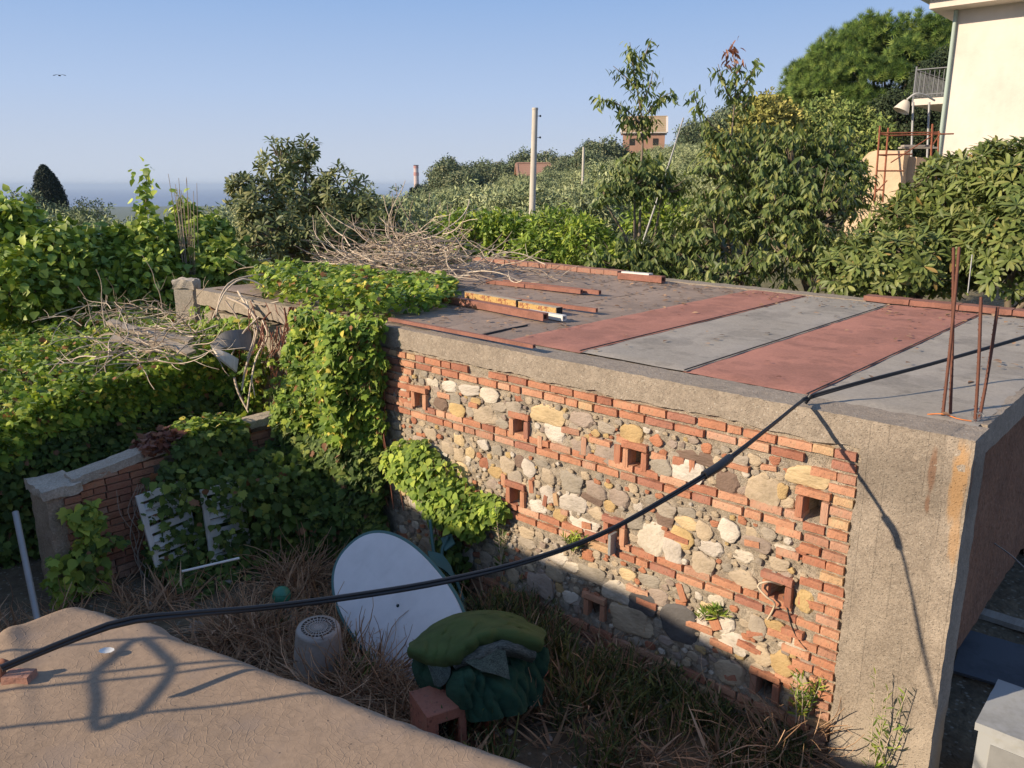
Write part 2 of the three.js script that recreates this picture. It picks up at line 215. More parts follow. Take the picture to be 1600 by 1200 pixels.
// ------------------------------------------------------------------ the outbuilding
const house = thing('brick_outbuilding', 'low flat-roofed outbuilding with brick and rubble stone front wall and red and grey felt roof', 'outbuilding', V(C0.x, 0, C0.z), TURN);
const put = (m, s, y, out) => { m.position.set(-s, ROOF + .01 * s + y, out); m.rotation.z = -.01; return m; };
const HOLES = [[5.09, -.72], [3.70, -.72], [2.42, -.715], [.94, -.72], [3.74, -1.41], [2.60, -1.43], [1.14, -1.44], [2.79, -2.23], [1.17, -2.265]];
const inHole = (s, y, m = 0) => HOLES.find((h) => Math.abs(s - h[0]) < .062 + m && Math.abs(y - h[1]) < .082 + m);
const STONES = `W4.89,0.50,0.17,0.08 W4.65,0.50,0.21,0.10 W4.37,0.48,0.29,0.10 W4.09,0.48,0.22,0.12 Y4.28,0.58,0.13,0.06 Y4.54,0.72,0.21,0.12 B4.79,0.71,0.21,0.12 T4.16,0.70,0.32,0.16 G3.93,0.73,0.16,0.10 G3.97,0.58,0.25,0.09 Y3.37,0.53,0.37,0.16 P3.00,0.50,0.26,0.13 W3.29,0.68,0.24,0.15 P3.00,0.75,0.20,0.13 G2.73,0.51,0.18,0.08 T3.47,0.76,0.15,0.09 P2.72,0.74,0.22,0.17 Y2.47,0.52,0.22,0.15 T3.87,1.13,0.19,0.15 B3.71,1.06,0.12,0.11 W3.59,1.09,0.16,0.13 G3.76,1.24,0.18,0.13 T3.36,1.11,0.15,0.12 G3.09,1.09,0.25,0.17 P2.83,1.10,0.21,0.13 G3.55,1.31,0.10,0.11 W3.35,1.29,0.17,0.16 W3.47,1.44,0.19,0.11 W3.07,1.29,0.29,0.15 Y3.22,1.46,0.16,0.11 W2.95,1.46,0.32,0.12 T2.80,1.31,0.16,0.10 Y2.67,1.21,0.12,0.09 P2.58,1.11,0.20,0.13 W2.38,1.13,0.09,0.07 G3.43,1.01,0.17,0.06 B2.86,1.19,0.21,0.07 W5.06,1.98,0.16,0.15 G4.88,1.94,0.20,0.13 W1.94,0.70,0.26,0.17 B1.60,0.71,0.21,0.17 B1.87,0.57,0.35,0.09 T1.31,0.69,0.25,0.23 Y1.17,0.65,0.08,0.11 Y1.00,0.50,0.29,0.13 G2.17,0.72,0.19,0.16 G1.53,0.51,0.17,0.11 G2.12,1.07,0.18,0.12 B2.13,1.17,0.17,0.11 G1.92,1.04,0.16,0.07 Y1.92,1.13,0.20,0.11 T1.77,1.15,0.14,0.12 Y1.96,1.27,0.19,0.14 W1.56,1.08,0.16,0.14 W2.23,1.38,0.29,0.28 W2.04,1.41,0.18,0.22 P1.34,1.12,0.22,0.10 W1.10,1.10,0.17,0.07 W1.70,1.28,0.21,0.12 W1.43,1.26,0.18,0.09 G2.39,1.26,0.19,0.13 T1.76,1.43,0.20,0.18 T1.41,1.44,0.22,0.14 Y2.46,1.78,0.17,0.09 W2.57,1.98,0.29,0.17 D2.30,1.98,0.26,0.19 P2.15,1.88,0.20,0.13 G2.24,1.76,0.21,0.10 T2.40,2.19,0.41,0.23 D1.94,2.04,0.33,0.29 Y1.67,1.79,0.16,0.08 W1.73,1.89,0.10,0.14 W1.55,1.88,0.19,0.15 W1.69,2.07,0.12,0.13 W1.46,2.01,0.23,0.15 P3.42,2.24,0.32,0.23 W3.23,1.88,0.25,0.13 W3.41,1.95,0.12,0.10 W3.07,1.92,0.20,0.09 T3.28,2.03,0.21,0.15 T2.82,1.83,0.11,0.07 W3.07,2.23,0.19,0.11 G2.82,1.91,0.32,0.14 G1.27,1.79,0.13,0.16 W2.29,2.60,0.10,0.12 W1.96,2.65,0.17,0.10 W1.80,2.63,0.18,0.12 T3.62,1.75,0.20,0.10 G3.61,1.86,0.22,0.10 Y0.93,1.45,0.14,0.16 W0.98,1.80,0.18,0.08 T1.22,2.01,0.17,0.15 Y1.06,2.01,0.19,0.18 P0.88,1.95,0.14,0.08 T0.91,2.08,0.10,0.10 T1.47,2.28,0.24,0.18 W1.86,2.73,0.23,0.12 G1.33,2.63,0.16,0.18 G1.16,2.55,0.10,0.10 T1.00,2.30,0.07,0.09 G2.03,3.02,0.14,0.11`.split(' ').map((q) => { const n = q.slice(1).split(',').map(Number); return { c: q[0], s: n[0], y: -n[1], w: n[2], h: n[3] }; });
{
  const r = rng(5);
  // mortar bed, set back in the vents
  const s0 = .6, s1 = 7.5, y1 = .20, n = 330, m = 120;
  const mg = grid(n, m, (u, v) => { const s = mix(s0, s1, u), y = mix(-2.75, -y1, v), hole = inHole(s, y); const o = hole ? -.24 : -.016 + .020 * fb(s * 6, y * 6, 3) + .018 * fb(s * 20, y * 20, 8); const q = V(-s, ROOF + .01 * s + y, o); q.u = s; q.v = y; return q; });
  mesh('mortar_bed', mg, M.mortar, house);
  // body of the building: side, back and left walls, slab
  const W = 9.75, Dp = 5.75;
  mesh('rear_wall', metricUV(roughBox(W, 2.7, .25, .5, .01).translate(-W / 2, 1.15, -Dp + .12)), M.plasterRed, house);
  mesh('left_wall', metricUV(roughBox(.3, 2.62, Dp - .3, .3, .01).translate(-W + .15, 1.25, -Dp / 2)), M.plasterRed, house);
  mesh('front_wall_end', metricUV(roughBox(2.2, 2.5, .3, .2, .02).translate(-8.55, 1.15, -.18)), M.mortar, house);
  mesh('roof_slab', metricUV(roughBox(W - .1, .2, Dp - .3, .6, .004).rotateZ(-.01).translate(-W / 2, ROOF + .01 * W / 2 - .115, -Dp / 2)), M.concrete, house);
  // near end: recessed rendered wall with a wide dark doorway
  mesh('side_wall', metricUV(roughBox(.2, 1.75, 5.2, .12, .02).translate(-.2, 1.575, -3.0)), M.plasterRed, house);
  mesh('side_pier', metricUV(roughBox(.2, 1.6, .8, .12, .02).translate(-.2, .7, -5.2)), M.plasterRed, house);
  mesh('side_beam', metricUV(roughBox(.3, .2, 5.2, .1, .006).translate(-.17, ROOF - .1, -3.0)), M.concrete, house);
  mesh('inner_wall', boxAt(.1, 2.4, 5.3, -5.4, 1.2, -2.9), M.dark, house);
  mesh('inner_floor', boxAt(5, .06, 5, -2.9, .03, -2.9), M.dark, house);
  // ring beam, column
  const beam = roughBox(W, .215, .34, .05, .0075, 3, 11);
  { const p = beam.attributes.position; for (let i = 0; i < p.count; i++) if (p.getY(i) < -.09) p.setY(i, p.getY(i) + .028 * nz(p.getX(i) * 3.4, 4) + .014 * nz(p.getX(i) * 13, 9)); beam.computeVertexNormals(); }
  const bm = mesh('concrete_beam', metricUV(beam), M.concrete, house); put(bm, W / 2, -.1075, -.155);
  const rb = mesh('concrete_beam', metricUV(roughBox(W, .24, .3, .09, .008, 9)), M.concrete, house); put(rb, W / 2, -.10, -Dp + .15);
  const col = roughBox(.655, 2.75, .34, .045, .006, 21, 10);
  { const p = col.attributes.position; for (let i = 0; i < p.count; i++) { const x = p.getX(i), y = p.getY(i), z = p.getZ(i); if (x < -.3) p.setX(i, x + .022 * nz(y * 5, 2) + .014 * nz(y * 17, 6)); if (z > .16 && x > -.3) p.setZ(i, z + .004 * Math.sign(Math.sin(x * 36 + .8)) * (Math.abs(Math.sin(x * 18)) > .93 ? 1 : 0)); if (y > 1.3 && x > .2) p.setY(i, y - .035 * cl(.5 + nz(x * 12, z * 12)) ); } col.computeVertexNormals(); }
  const cm = mesh('concrete_column', metricUV(col), M.column, house); cm.position.set(-.325, ROOF + .004 - 1.375, -.15);
  // board marks left by the formwork
  // rust run and broken mortar under the bars
  const bg = [...Array(5)].map((_, i) => { const g = new THREE.BoxGeometry(1, 1, 1, 3, 2, 2), p = g.attributes.position; for (let k = 0; k < p.count; k++) { const x = p.getX(k), y = p.getY(k), z = p.getZ(k), e = (Math.abs(x) > .4) + (Math.abs(y) > .4) + (Math.abs(z) > .4) > 1 ? .965 : 1; p.setXYZ(k, x * (e === 1 ? 1 : .985) + .018 * nz(x * 3 + i * 9, y * 3, z * 3), y * e * (1 - (e < 1 ? .03 : 0)) + .05 * nz(x * 3, y * 3 + i * 7, z * 3), z * e + .06 * nz(x * 2, y * 3, z * 3 + i * 5)); } g.computeVertexNormals(); const uv = g.attributes.uv; for (let k = 0; k < uv.count; k++) uv.setXY(k, uv.getX(k) * .5 + i * .21, uv.getY(k) * .13 + i * .37); return g; });
  const bm5 = [[.48, .235, .14], [.45, .205, .12], [.52, .275, .17], [.41, .18, .11], [.52, .34, .195], [.46, .26, .175], [.36, .165, .115], [.55, .32, .21], [.40, .21, .14], [.33, .14, .09], [.50, .29, .20]].map((c) => std({ map: T.brick, color: rgb(...c), ...bump(T.fine, 1, .004), roughness: .92 }));
  let count = 0;
  const brick = (s, y, w, h, o = .0, rot = 0, mat) => { const b = mesh('brick', bg[count % 5], mat ?? bm5[r() < .5 ? Math.floor(r() * 4) % 4 : Math.floor(r() * 11)], house); put(b, s, y, o - .054 + .011 * r()); b.scale.set(w, h, .13); b.rotation.z += rot + (r() - .5) * .022; b.rotation.y = (r() - .5) * .03; count++; };
  const fits = (s, y, w, h) => !HOLES.some((q) => Math.abs(s - q[0]) < .125 + w / 2 && Math.abs(y - q[1]) < .10 + h / 2);
  const course = (y, a, b, off = 0) => { let s = a + off; while (s < b) { const w = r() < .28 ? .11 + .05 * r() : .225 + .03 * r(), e = Math.min(s + w, b); if (e - s > .07 && r() > .025) brick((s + e) / 2, y + .006 * nz(s * 2, y * 9), e - s - .002, .058 + .008 * r()); s = e + .014 + .008 * r(); } };
  for (const [y, k] of [[-.275, 0], [-.36, .13], [-.805, .05], [-.89, .18], [-1.525, .1], [-1.61, 0], [-2.44, .06], [-2.525, .2]]) course(y, .98 + k * .4, y > -.95 ? 6.0 : y > -1.7 ? 5.0 : 4.6, 0);
  for (let i = 0, y = -.275; y > -2.68; y -= .0835, i++) { // toothed brick quoin against the column
    const a = .655 + .03 * r(); let e = i % 2 ? .84 : .98; if (HOLES.some((q) => Math.abs(q[1] - y) < .14 && q[0] < 1)) e = Math.min(e, .82);
    if (i % 2) { brick((a + e) / 2, y, e - a, .062); } else { const q = a + .11 + .05 * r(); brick((a + q) / 2, y, q - a - .012, .062); if (e - q > .06) brick((q + e) / 2, y, e - q - .006, .062); }
    if (i > 3 && r() < .55) { const w = .13 + .1 * r(); if (fits(e + .02 + w / 2, y, w, .06)) brick(e + .02 + w / 2, y, w, .06); }
  }
  for (let i = 0, y = -.445; y > -.8; y -= .0835, i++) { const a = 5.2, b = i % 2 ? 5.34 : 5.48; course(y, a + (i % 2) * .05, b + .35, 0); }
  for (const [s, y] of HOLES) { // vent surrounds: upright bricks and a lintel
    brick(s - .089, y - .002, .05, .165, .012); brick(s + .089, y - .002, .05, .165, .012); brick(s + .005, y + .117, .245, .058, .016);
  }
  for (const [s, y, w, h, ro] of [[3.45, -.80, .05, .12, 0], [3.25, -1.3, .05, .12, .2], [2.95, -.72, .05, .17, 0], [2.6, -.72, .06, .2, 0], [3.55, -1.26, .05, .13, .1], [3.38, -1.35, .045, .12, -.2], [2.02, -.63, .1, .07, 0], [1.93, -1.74, .06, .16, .4], [1.62, -1.88, .09, .14, .5], [2.9, -1.45, .1, .06, .1], [1.9, -.66, .05, .14, 0], [3.1, -.62, .2, .055, .04], [2.78, -.645, .22, .05, 0], [2.55, -.58, .12, .055, -.1], [2.2, -.64, .14, .06, 0], [1.55, -.55, .24, .045, -.05], [1.28, -.50, .12, .04, .1], [3.9, -1.28, .055, .12, 0], [3.15, -1.4, .08, .05, 0], [1.32, -1.98, .2, .055, -.12], [1.02, -2.12, .16, .055, 0], [1.28, -1.85, .14, .05, .3], [.95, -2.0, .12, .055, 0], [1.0, -1.72, .16, .055, .05], [2.35, -1.88, .22, .06, -.02], [2.25, -1.96, .2, .06, 0], [1.75, -1.98, .24, .06, 0], [1.55, -2.06, .2, .06, 0], [1.45, -2.3, .1, .05, .4], [2.0, -1.28, .22, .05, -.04], [1.36, -1.12, .12, .05, .1], [4.3, -.62, .12, .05, 0], [4.72, -.60, .18, .055, 0]]) if (!inHole(s, y, .05)) brick(s, y, w, h, .004, ro);
  // rubble stones
  const sg = [...Array(9)].map((_, i) => { const g = new THREE.IcosahedronGeometry(.5, 3), p = g.attributes.position, q = V(); for (let k = 0; k < p.count; k++) { q.fromBufferAttribute(p, k); const f = 1 + .5 * nz(q.x * 2.4 + i * 7, q.y * 2.4, q.z * 1.2) + .11 * nz(q.x * 4.5, q.y * 4.5 + i * 5, q.z * 4); q.multiplyScalar(f); const pw = (v) => Math.sign(v) * .5 * Math.pow(Math.abs(v) * 2, .78); q.x = pw(q.x); q.y = pw(q.y); if (q.z > .22) q.z = .22 + (q.z - .22) * .28; p.setXYZ(k, q.x, q.y, q.z); } g.computeVertexNormals(); const uv = g.attributes.uv; for (let k = 0; k < uv.count; k++) uv.setXY(k, p.getX(k) * .45 + i * .31, p.getY(k) * .45 + i * .17); return g; });
  const SM = { R: [[.44, .19, .105], [.36, .15, .09]], W: [[.58, .525, .45], [.64, .585, .51], [.50, .45, .39], [.56, .50, .41]], Y: [[.50, .36, .17], [.56, .43, .25], [.44, .31, .15]], G: [[.36, .31, .25], [.31, .275, .225]], P: [[.32, .255, .21], [.37, .30, .25]], B: [[.22, .125, .09], [.19, .13, .1]], T: [[.46, .37, .26], [.42, .345, .255]], D: [[.10, .095, .095], [.13, .12, .12]] };
  const sm3 = {}; for (const k in SM) sm3[k] = SM[k].map((c) => std({ map: rep(T.stone, 1), color: rgb(...c), ...bump(T.fine, 1.2, .005), roughness: .88 }));
  const all = [...STONES];
  const free = (s, y, w, h) => !all.some((q) => Math.abs(q.s - s) < (q.w + w) * .43 && Math.abs(q.y - y) < (q.h + h) * .43) && fits(s, y, w * .9, h * .8);
  for (let i = 0; i < 7000; i++) { // small stones and chips between the large ones
    const big = i < 380, s = .95 + r() * 4.6, bands = [[-.43, -.76], [-.96, -1.48], [-1.68, -2.4], [-2.6, -2.75]], b = bands[Math.floor(r() * 4)], y = mix(b[0], b[1], r()), w = big ? .1 + .12 * r() : .035 + .075 * r(), h = w * (.5 + .35 * r());
    if (free(s, y, w, h) && y - h / 2 > b[1] - .02 && y + h / 2 < b[0] + .03) all.push({ c: 'TTRGTGPRYTWG'[Math.floor(r() * 12)], s, y, w, h, n: 1 });
  }
  all.sort((a, b) => b.w * b.h - a.w * a.h);
  const chips = {};
  all.forEach((q, i) => {
    const o = .0 + .012 * r(), mats = sm3[q.c], mi = Math.floor(r() * mats.length), g = sg[Math.floor(r() * 9)], rot = (r() - .5) * .35, dz = Math.min(.105, .36 * Math.min(q.w, q.h) + .035);
    if (i < 290) { const m = put(mesh('stone', g, mats[mi], house), q.s, q.y, o - .02); m.scale.set(q.w * 1.1, q.h * 1.12, dz); m.rotation.z += rot; }
    else (chips[q.c] ??= []).push(g.clone().scale(q.w, q.h, dz).rotateZ(rot).translate(-q.s, ROOF + .01 * q.s + q.y, o - .015));
  });
  for (const k in chips) mesh('stone_chips', merge(chips[k]), sm3[k][0], house, 'stuff');
  // felt strips across the roof, black seams between them
  const strip = (a, b, t0, t1, mat, lift, k) => { const g = grid(Math.round((b - a) * 10), 56, (u, v) => { const t = mix(t0, t1, v), s = mix(a, b, u) + .012 * nz(t * 1.5, u > .5 ? b : a) * (u === 0 || u === 1 ? 1 : 0); const q = V(-s, ROOF + .01 * s + .012 + lift + .005 * fb(s * 2.2, t * 2.2, k) + .006 * nz(s * 1.1 + k, t * 6) * sm(-.1, .35, nz(s * 1.3, t * .7, k)) - (v === 0 || u === 0 || u === 1 ? .012 : 0), -t); q.u = s; q.v = t; return q; }); mesh('roofing_felt', g, mat, house); };
  strip(.06, 1.19, .30, 5.36, M.feltGrey, 0, 1); strip(1.16, 2.22, .33, 5.36, M.feltRed, .004, 2); strip(2.19, 3.29, .34, 5.36, M.feltGrey, .008, 3); strip(3.26, 4.12, .30, 5.36, M.feltRed, .012, 4);
  strip(4.09, 5.1, .16, 5.36, M.feltOld, .004, 5); strip(5.07, 6.12, .12, 5.36, M.feltOld, .009, 6); strip(6.09, 7.2, .12, 5.36, M.feltOld, .013, 7); strip(7.17, 8.4, .14, 5.36, M.feltOld, .017, 8); strip(8.37, 9.6, .14, 5.36, M.feltOld, .02, 9);
  for (const [s, a, b] of [[1.172, .3, 5.3], [2.205, .33, 5.3], [3.272, .33, 5.3]]) mesh('tar_seam', tube([0, .2, .4, .6, .8, 1].map((k) => V(-s - .008 * nz(k * 9, s), ROOF + .01 * s + .013 + (s > 3 ? .012 : s > 2 ? .008 : .003), -mix(a, b, k))), .006, .006, 5), M.tar, house);
  mesh('tar_seam', tube([V(-4.43, ROOF + .066, -.2), V(-4.45, ROOF + .07, -.55), V(-4.47, ROOF + .069, -.98)], .011, .009, 5), M.tar, house);
  // red copings on the rear edge
  const cop = (a, b, h, n, mat) => { const L = (b - a) / n; for (let i = 0; i < n; i++) { const m = mesh('coping_tile', metricUV(roughBox(L - .012, h, .22, .08, .006, i * 3)), mat, house); put(m, a + L * (i + .5), .02 + h / 2 + .01 * r(), -5.50 - .012 * r()); m.rotation.y = (r() - .5) * .02; } };
  cop(.3, 2.55, .065, 4, M.rustRed); cop(6.4, 10.0 - .3, .075, 12, M.terracotta);
  // reinforcing bars left standing out of the column head
  const bar = (a, b, c) => { const g = [tube([a, b.clone().lerp(a, .5).add(V(.006, 0, .004)), b], .0105, .0105, 6, true, 8)]; for (let k = 1; k < 26; k++) { const q = a.clone().lerp(b, k / 26); g.push(new THREE.TorusGeometry(.0105, .0022, 4, 6).rotateX(Math.PI / 2 + .5).translate(q.x + (k > 6 && k < 20 ? .004 : 0), q.y, q.z)); } mesh('reinforcing_bar', merge(g), M.rebar, house); };
  const loc = (v) => { const q = v.clone().sub(house.position); return q.applyAxisAngle(V(0, 1, 0), -TURN); };
  const A1 = onY(1473, 653, ROOF), B1 = onY(1486, 650, ROOF), A2 = onY(1524, 672, ROOF - .05), B2 = onY(1530, 655, ROOF);
  const top = (px, py, base) => { const d = base.clone().sub(V(0, H, 0)); const dep = d.dot(V(0, -sP, -cP)); return at(px, py, dep); };
  bar(loc(A1).add(V(0, -.08, 0)), loc(top(1499, 386, A1))); bar(loc(B1).add(V(0, -.05, 0)), loc(top(1490, 387, B1)));
  bar(loc(A2).add(V(0, -.06, 0)), loc(top(1533, 464, A2))); bar(loc(B2).add(V(0, -.04, 0)), loc(top(1559, 480, B2)));
  mesh('orange_twine', tube([loc(A1).add(V(-.09, .012, .02)), loc(A1).add(V(0, .03, .012)), loc(A1).add(V(.1, .02, .03)), loc(A1).add(V(.17, .012, .0))], .004, .004, 5), std({ color: rgb(.62, .20, .05) }), house);
  for (let i = 0; i < 5; i++) { const c = loc(B2).add(V(-.05 + .04 * r(), .02, .06 * r())); mesh('tie_wire', tube([c, c.clone().add(V(.03 * r(), .04, .03)), c.clone().add(V(.06, .02, .04 * r())), c.clone().add(V(.03, -.01, .09))], .002, .002, 4), M.metal, house); }
  // iron lug and a wire sticking out of the wall
  { const p = house.worldToLocal ? loc(bw(2.60, ROOF - 1.50, 0)) : V(); mesh('iron_lug', boxAt(.025, .19, .10, p.x + .01, p.y + .02, .05).rotateY(0), M.zinc, house); }
}

// smooth sheet through rows of control points, with thickness
function patch(rows, nu, nv, th = 0, wob = 0, f = 6, seed = 0) {
  const cr = rows.map((r) => new THREE.CatmullRomCurve3(r, false, 'centripetal'));
  const P = (u, v) => { const c = new THREE.CatmullRomCurve3(cr.map((k) => k.getPoint(u)), false, 'centripetal').getPoint(v); if (wob) { const n = wob * (seed > 20 ? fb(c.x * f + seed + .35 * c.y * f, 3 + c.y * f * .22, c.z * f) + .5 * nz(c.x * f * 2.6, c.y * f * .6, c.z * f) : fb(c.x * f + seed, c.y * f, c.z * f)); c.x += n * .6; c.y += n * .6; c.z += n; } return c; };
  const top = grid(nu, nv, P); if (!th) return top;
  const pos = top.attributes.position, nor = top.attributes.normal, low = top.clone(), lp = low.attributes.position;
  for (let i = 0; i < pos.count; i++) lp.setXYZ(i, pos.getX(i) - nor.getX(i) * th, pos.getY(i) - nor.getY(i) * th, pos.getZ(i) - nor.getZ(i) * th);
  const ring = []; for (let i = 0; i <= nu; i++) ring.push(i); for (let j = 1; j <= nv; j++) ring.push(j * (nu + 1) + nu); for (let i = nu - 1; i >= 0; i--) ring.push(nv * (nu + 1) + i); for (let j = nv - 1; j >= 0; j--) ring.push(j * (nu + 1));
  const e = []; for (let k = 0; k < ring.length - 1; k++) { const a = ring[k], b = ring[k + 1], A = V().fromBufferAttribute(pos, a), B = V().fromBufferAttribute(pos, b), a2 = V().fromBufferAttribute(lp, a), b2 = V().fromBufferAttribute(lp, b); for (const q of [A, B, b2, A, b2, a2]) e.push(q.x, q.y, q.z); }
  const rim = new THREE.BufferGeometry(); rim.setAttribute('position', new THREE.Float32BufferAttribute(e, 3)); rim.setAttribute('uv', new THREE.Float32BufferAttribute(new Float32Array(e.length / 3 * 2), 2)); rim.computeVertexNormals();
  return merge([top, low, rim]);
}
const pr = (list) => list.map((q) => at(...q));

// ------------------------------------------------------------------ the near shed and its cracked roof membrane
const SHED_Y = 2.22;
{
  const E1 = onY(96, 941, SHED_Y), E2 = onY(800, 1200, SHED_Y), e = E2.clone().sub(E1).normalize(), f = V(-e.z, 0, e.x).negate();
  const back = V(-e.z, 0, e.x); // away from the yard, towards the eye
  const turn = Math.atan2(-e.z, e.x);
  const shed = thing('low_shed', 'low shed in front with a pinkish tan cracked roof membrane', 'shed', V(E1.x, 0, E1.z), turn);
  // local frame: x along the yard edge, z away from the yard
  const L = 4.6, Wd = 2.6;
  const g = grid(190, 110, (u, v) => {
    let x = -.02 + u * L, z = -.075 + v * Wd;
    const cx = cl(1 - x / .35), cz = cl(1 - z / .3); // rounded far corner
    const edge = -.01 + .010 * nz(x * 2.1, 3) + .010 * nz(x * 13, 5) + .02 * Math.exp(-Math.pow((x - .33) / .09, 2)) - .03 * Math.exp(-Math.pow((x - .52) / .1, 2));
    z += edge * (1 - v) - 0; x += .05 * cz * cz * cx; z += .05 * cx * cx * cz;
    let y = SHED_Y + .008 * nz(x * 1.6, z * 1.6) + .005 * nz(x * 4, z * 4, 2) - .05 * Math.pow(cl(1 - v * 26), 2) + .03 * Math.exp(-Math.pow((x - .1) / .12, 2)) * cl(z * 3) * 0;
    y += .012 * Math.exp(-Math.pow((x - .07) / .07, 2)) - .12 * Math.pow(cl(1 - u * 60), 2) + .02 * Math.exp(-Math.pow((z - .25 - x * .5) / .05, 2)) * cl(1 - x * 1.2);
    const q = V(x, y, z); q.u = x / 1.25; q.v = z / 1.25; return q;
  });
  mesh('roof_membrane', g, std({ map: T.membrane, bumpMap: T.membraneH, bumpScale: .0045, roughness: .92 }), shed);
  mesh('roof_edge', metricUV(roughBox(L, .07, .06, .1, .008).translate(L / 2, SHED_Y - .075, .05)), M.tar, shed);
  mesh('front_wall', metricUV(roughBox(L - .1, SHED_Y - .1, .2, .4, .01).translate(L / 2, (SHED_Y - .1) / 2, .22)), M.plasterRed, shed);
  mesh('end_wall', metricUV(roughBox(.2, SHED_Y - .1, Wd - .5, .4, .01).translate(.2, (SHED_Y - .1) / 2, Wd / 2 + .1)), M.plasterRed, shed);
  mesh('roof_slab', boxAt(L - .3, .1, Wd - .2, L / 2 + .1, SHED_Y - .14, Wd / 2 + .05), M.tar, shed);
  // iron hook with broken tile at the left edge, where the cable is tied
  const hk = onY(6, 1062, SHED_Y);
  const lo = hk.clone().sub(shed.position).applyAxisAngle(V(0, 1, 0), -turn);
  mesh('anchor_hook', tube([lo.clone().add(V(0, -.05, .0)), lo.clone().add(V(0, .05, 0)), lo.clone().add(V(.012, .085, .0)), lo.clone().add(V(.03, .07, -.01))], .016, .012, 8), M.rust, shed);
  mesh('tile_shard', metricUV(roughBox(.10, .03, .07, .02, .006).rotateY(.5).translate(lo.x + .05, SHED_Y + .012, lo.z - .03)), M.terracotta, shed);
  mesh('tile_shard', metricUV(roughBox(.11, .02, .05, .02, .006).rotateY(-.3).translate(lo.x + .03, SHED_Y + .008, lo.z + .17)), M.terracotta, shed);
  const pf0 = onY(167, 1020, SHED_Y + .012);
  const flake = mesh('paint_flake', new THREE.CircleGeometry(.026, 9).scale(1.25, .75, 1).rotateX(-Math.PI / 2 + .12).translate(pf0.x, pf0.y + .012, pf0.z), M.whitePaint);
  tag(flake, 'white paint flake lying on the tan roof membrane', 'paint flake');
}
{ // wires and a bent wire hoop behind the eye, whose shadows fall on the membrane
  const k = 1.5, up = (q) => onY(q[0], q[1], SHED_Y).addScaledVector(S, k);
  const w = thing('clothes_airer', 'bent wire hoop hung on four clothes lines, throwing its shadow on the shed roof', 'clothes line');
  [[[0, 1021], [65, 1015], [150, 1003], [232, 997]], [[0, 1064], [80, 1056], [150, 1050], [240, 1040], [330, 1033]], [[0, 1079], [70, 1071], [140, 1064], [250, 1053], [345, 1041]], [[0, 1137], [110, 1126], [225, 1115], [350, 1102], [470, 1086]]].forEach((l) => {
    const p = l.map(up), a = p[0].clone().lerp(p[1], -14), b = p[p.length - 1]; mesh('line', tube([a, ...p, b.clone().add(b.clone().sub(p[p.length - 2]).multiplyScalar(.6))], .0085, .0085, 6), M.metal, w); });
  mesh('hoop', tube([[225, 997], [247, 1018], [264, 1040], [243, 1082], [221, 1115], [209, 1125], [190, 1117], [180, 1134], [158, 1140], [150, 1100], [145, 1053], [172, 1028], [207, 1001], [225, 997]].map(up), .0125, .0125, 8), M.metal, w);
}
{ // house next door, outside the picture on the left: it shades the lower yard
  const A = V(-7.2, 0, -3.35), n = thing('neighbour_house', 'plain rendered house with a low tiled roof next door, outside the left picture edge', 'house', A, TURN);
  const s = new THREE.Shape([[2.0, 0], [2.0, 3.75], [1.85, 4.32], [.2, 4.62], [-4.4, 4.62], [-4.4, 0]].map((q) => new THREE.Vector2(...q)));
  mesh('walls', metricUV(new THREE.ExtrudeGeometry(s, { depth: .5, bevelEnabled: false })), M.plasterBeige, n);
  mesh('walls', metricUV(new THREE.BoxGeometry(4.2, 4.2, 4).translate(-2.3, 2.1, 2.45)), M.plasterBeige, n);
  for (let i = 0; i < 8; i++) mesh('tile_row', metricUV(roughBox(4.4, .06, .5, .3, .01).rotateX(-.03).translate(-2.3, 4.27 - .012 * i, .75 + i * .46)), M.terracotta, n);
}

// ------------------------------------------------------------------ overhead cable
{
  const P = [at(3, 1046, 2.79), at(95, 1008, 2.91), at(190, 975, 3.02), at(300, 961, 3.16), at(400, 952, 3.3), at(550, 934, 3.51), at(700, 909, 3.76), at(830, 876, 3.98), at(940, 835, 4.19), at(1040, 781, 4.39), at(1122, 731, 4.61), at(1200, 670, 5.07), at(1248, 631, 5.42)];
  P.push(bw(1.07, roofY(1.07) + .045, .06), at(1330, 603, 5.62), at(1450, 571, 5.9), at(1600, 528, 6.3), at(1760, 478, 6.9), at(2100, 350, 9));
  const c = thing('overhead_cable', 'thick black cable slung across the yard and over the roof edge', 'cable');
  mesh('sheath', tube(P, .0100, .0100, 8, true, 150), M.cable, c);
  mesh('sheath', tube(P.map((q, i) => q.clone().add(V(.006 * Math.sin(i * 1.7), .014, .006 * Math.cos(i * 1.7)))), .0078, .0078, 7, true, 150), M.cable, c);
  mesh('splice', tube([P[9].clone().lerp(P[10], .72).add(V(0, .006, 0)), P[10].clone().add(V(0, .006, 0)), P[10].clone().lerp(P[11], .22).add(V(0, .006, 0))], .026, .026, 8), M.cable, c);
  mesh('tie', tube([P[13].clone().add(V(-.02, -.03, 0)), P[13].clone().add(V(.02, .03, 0))], .018, .018, 7), M.cable, c);
}

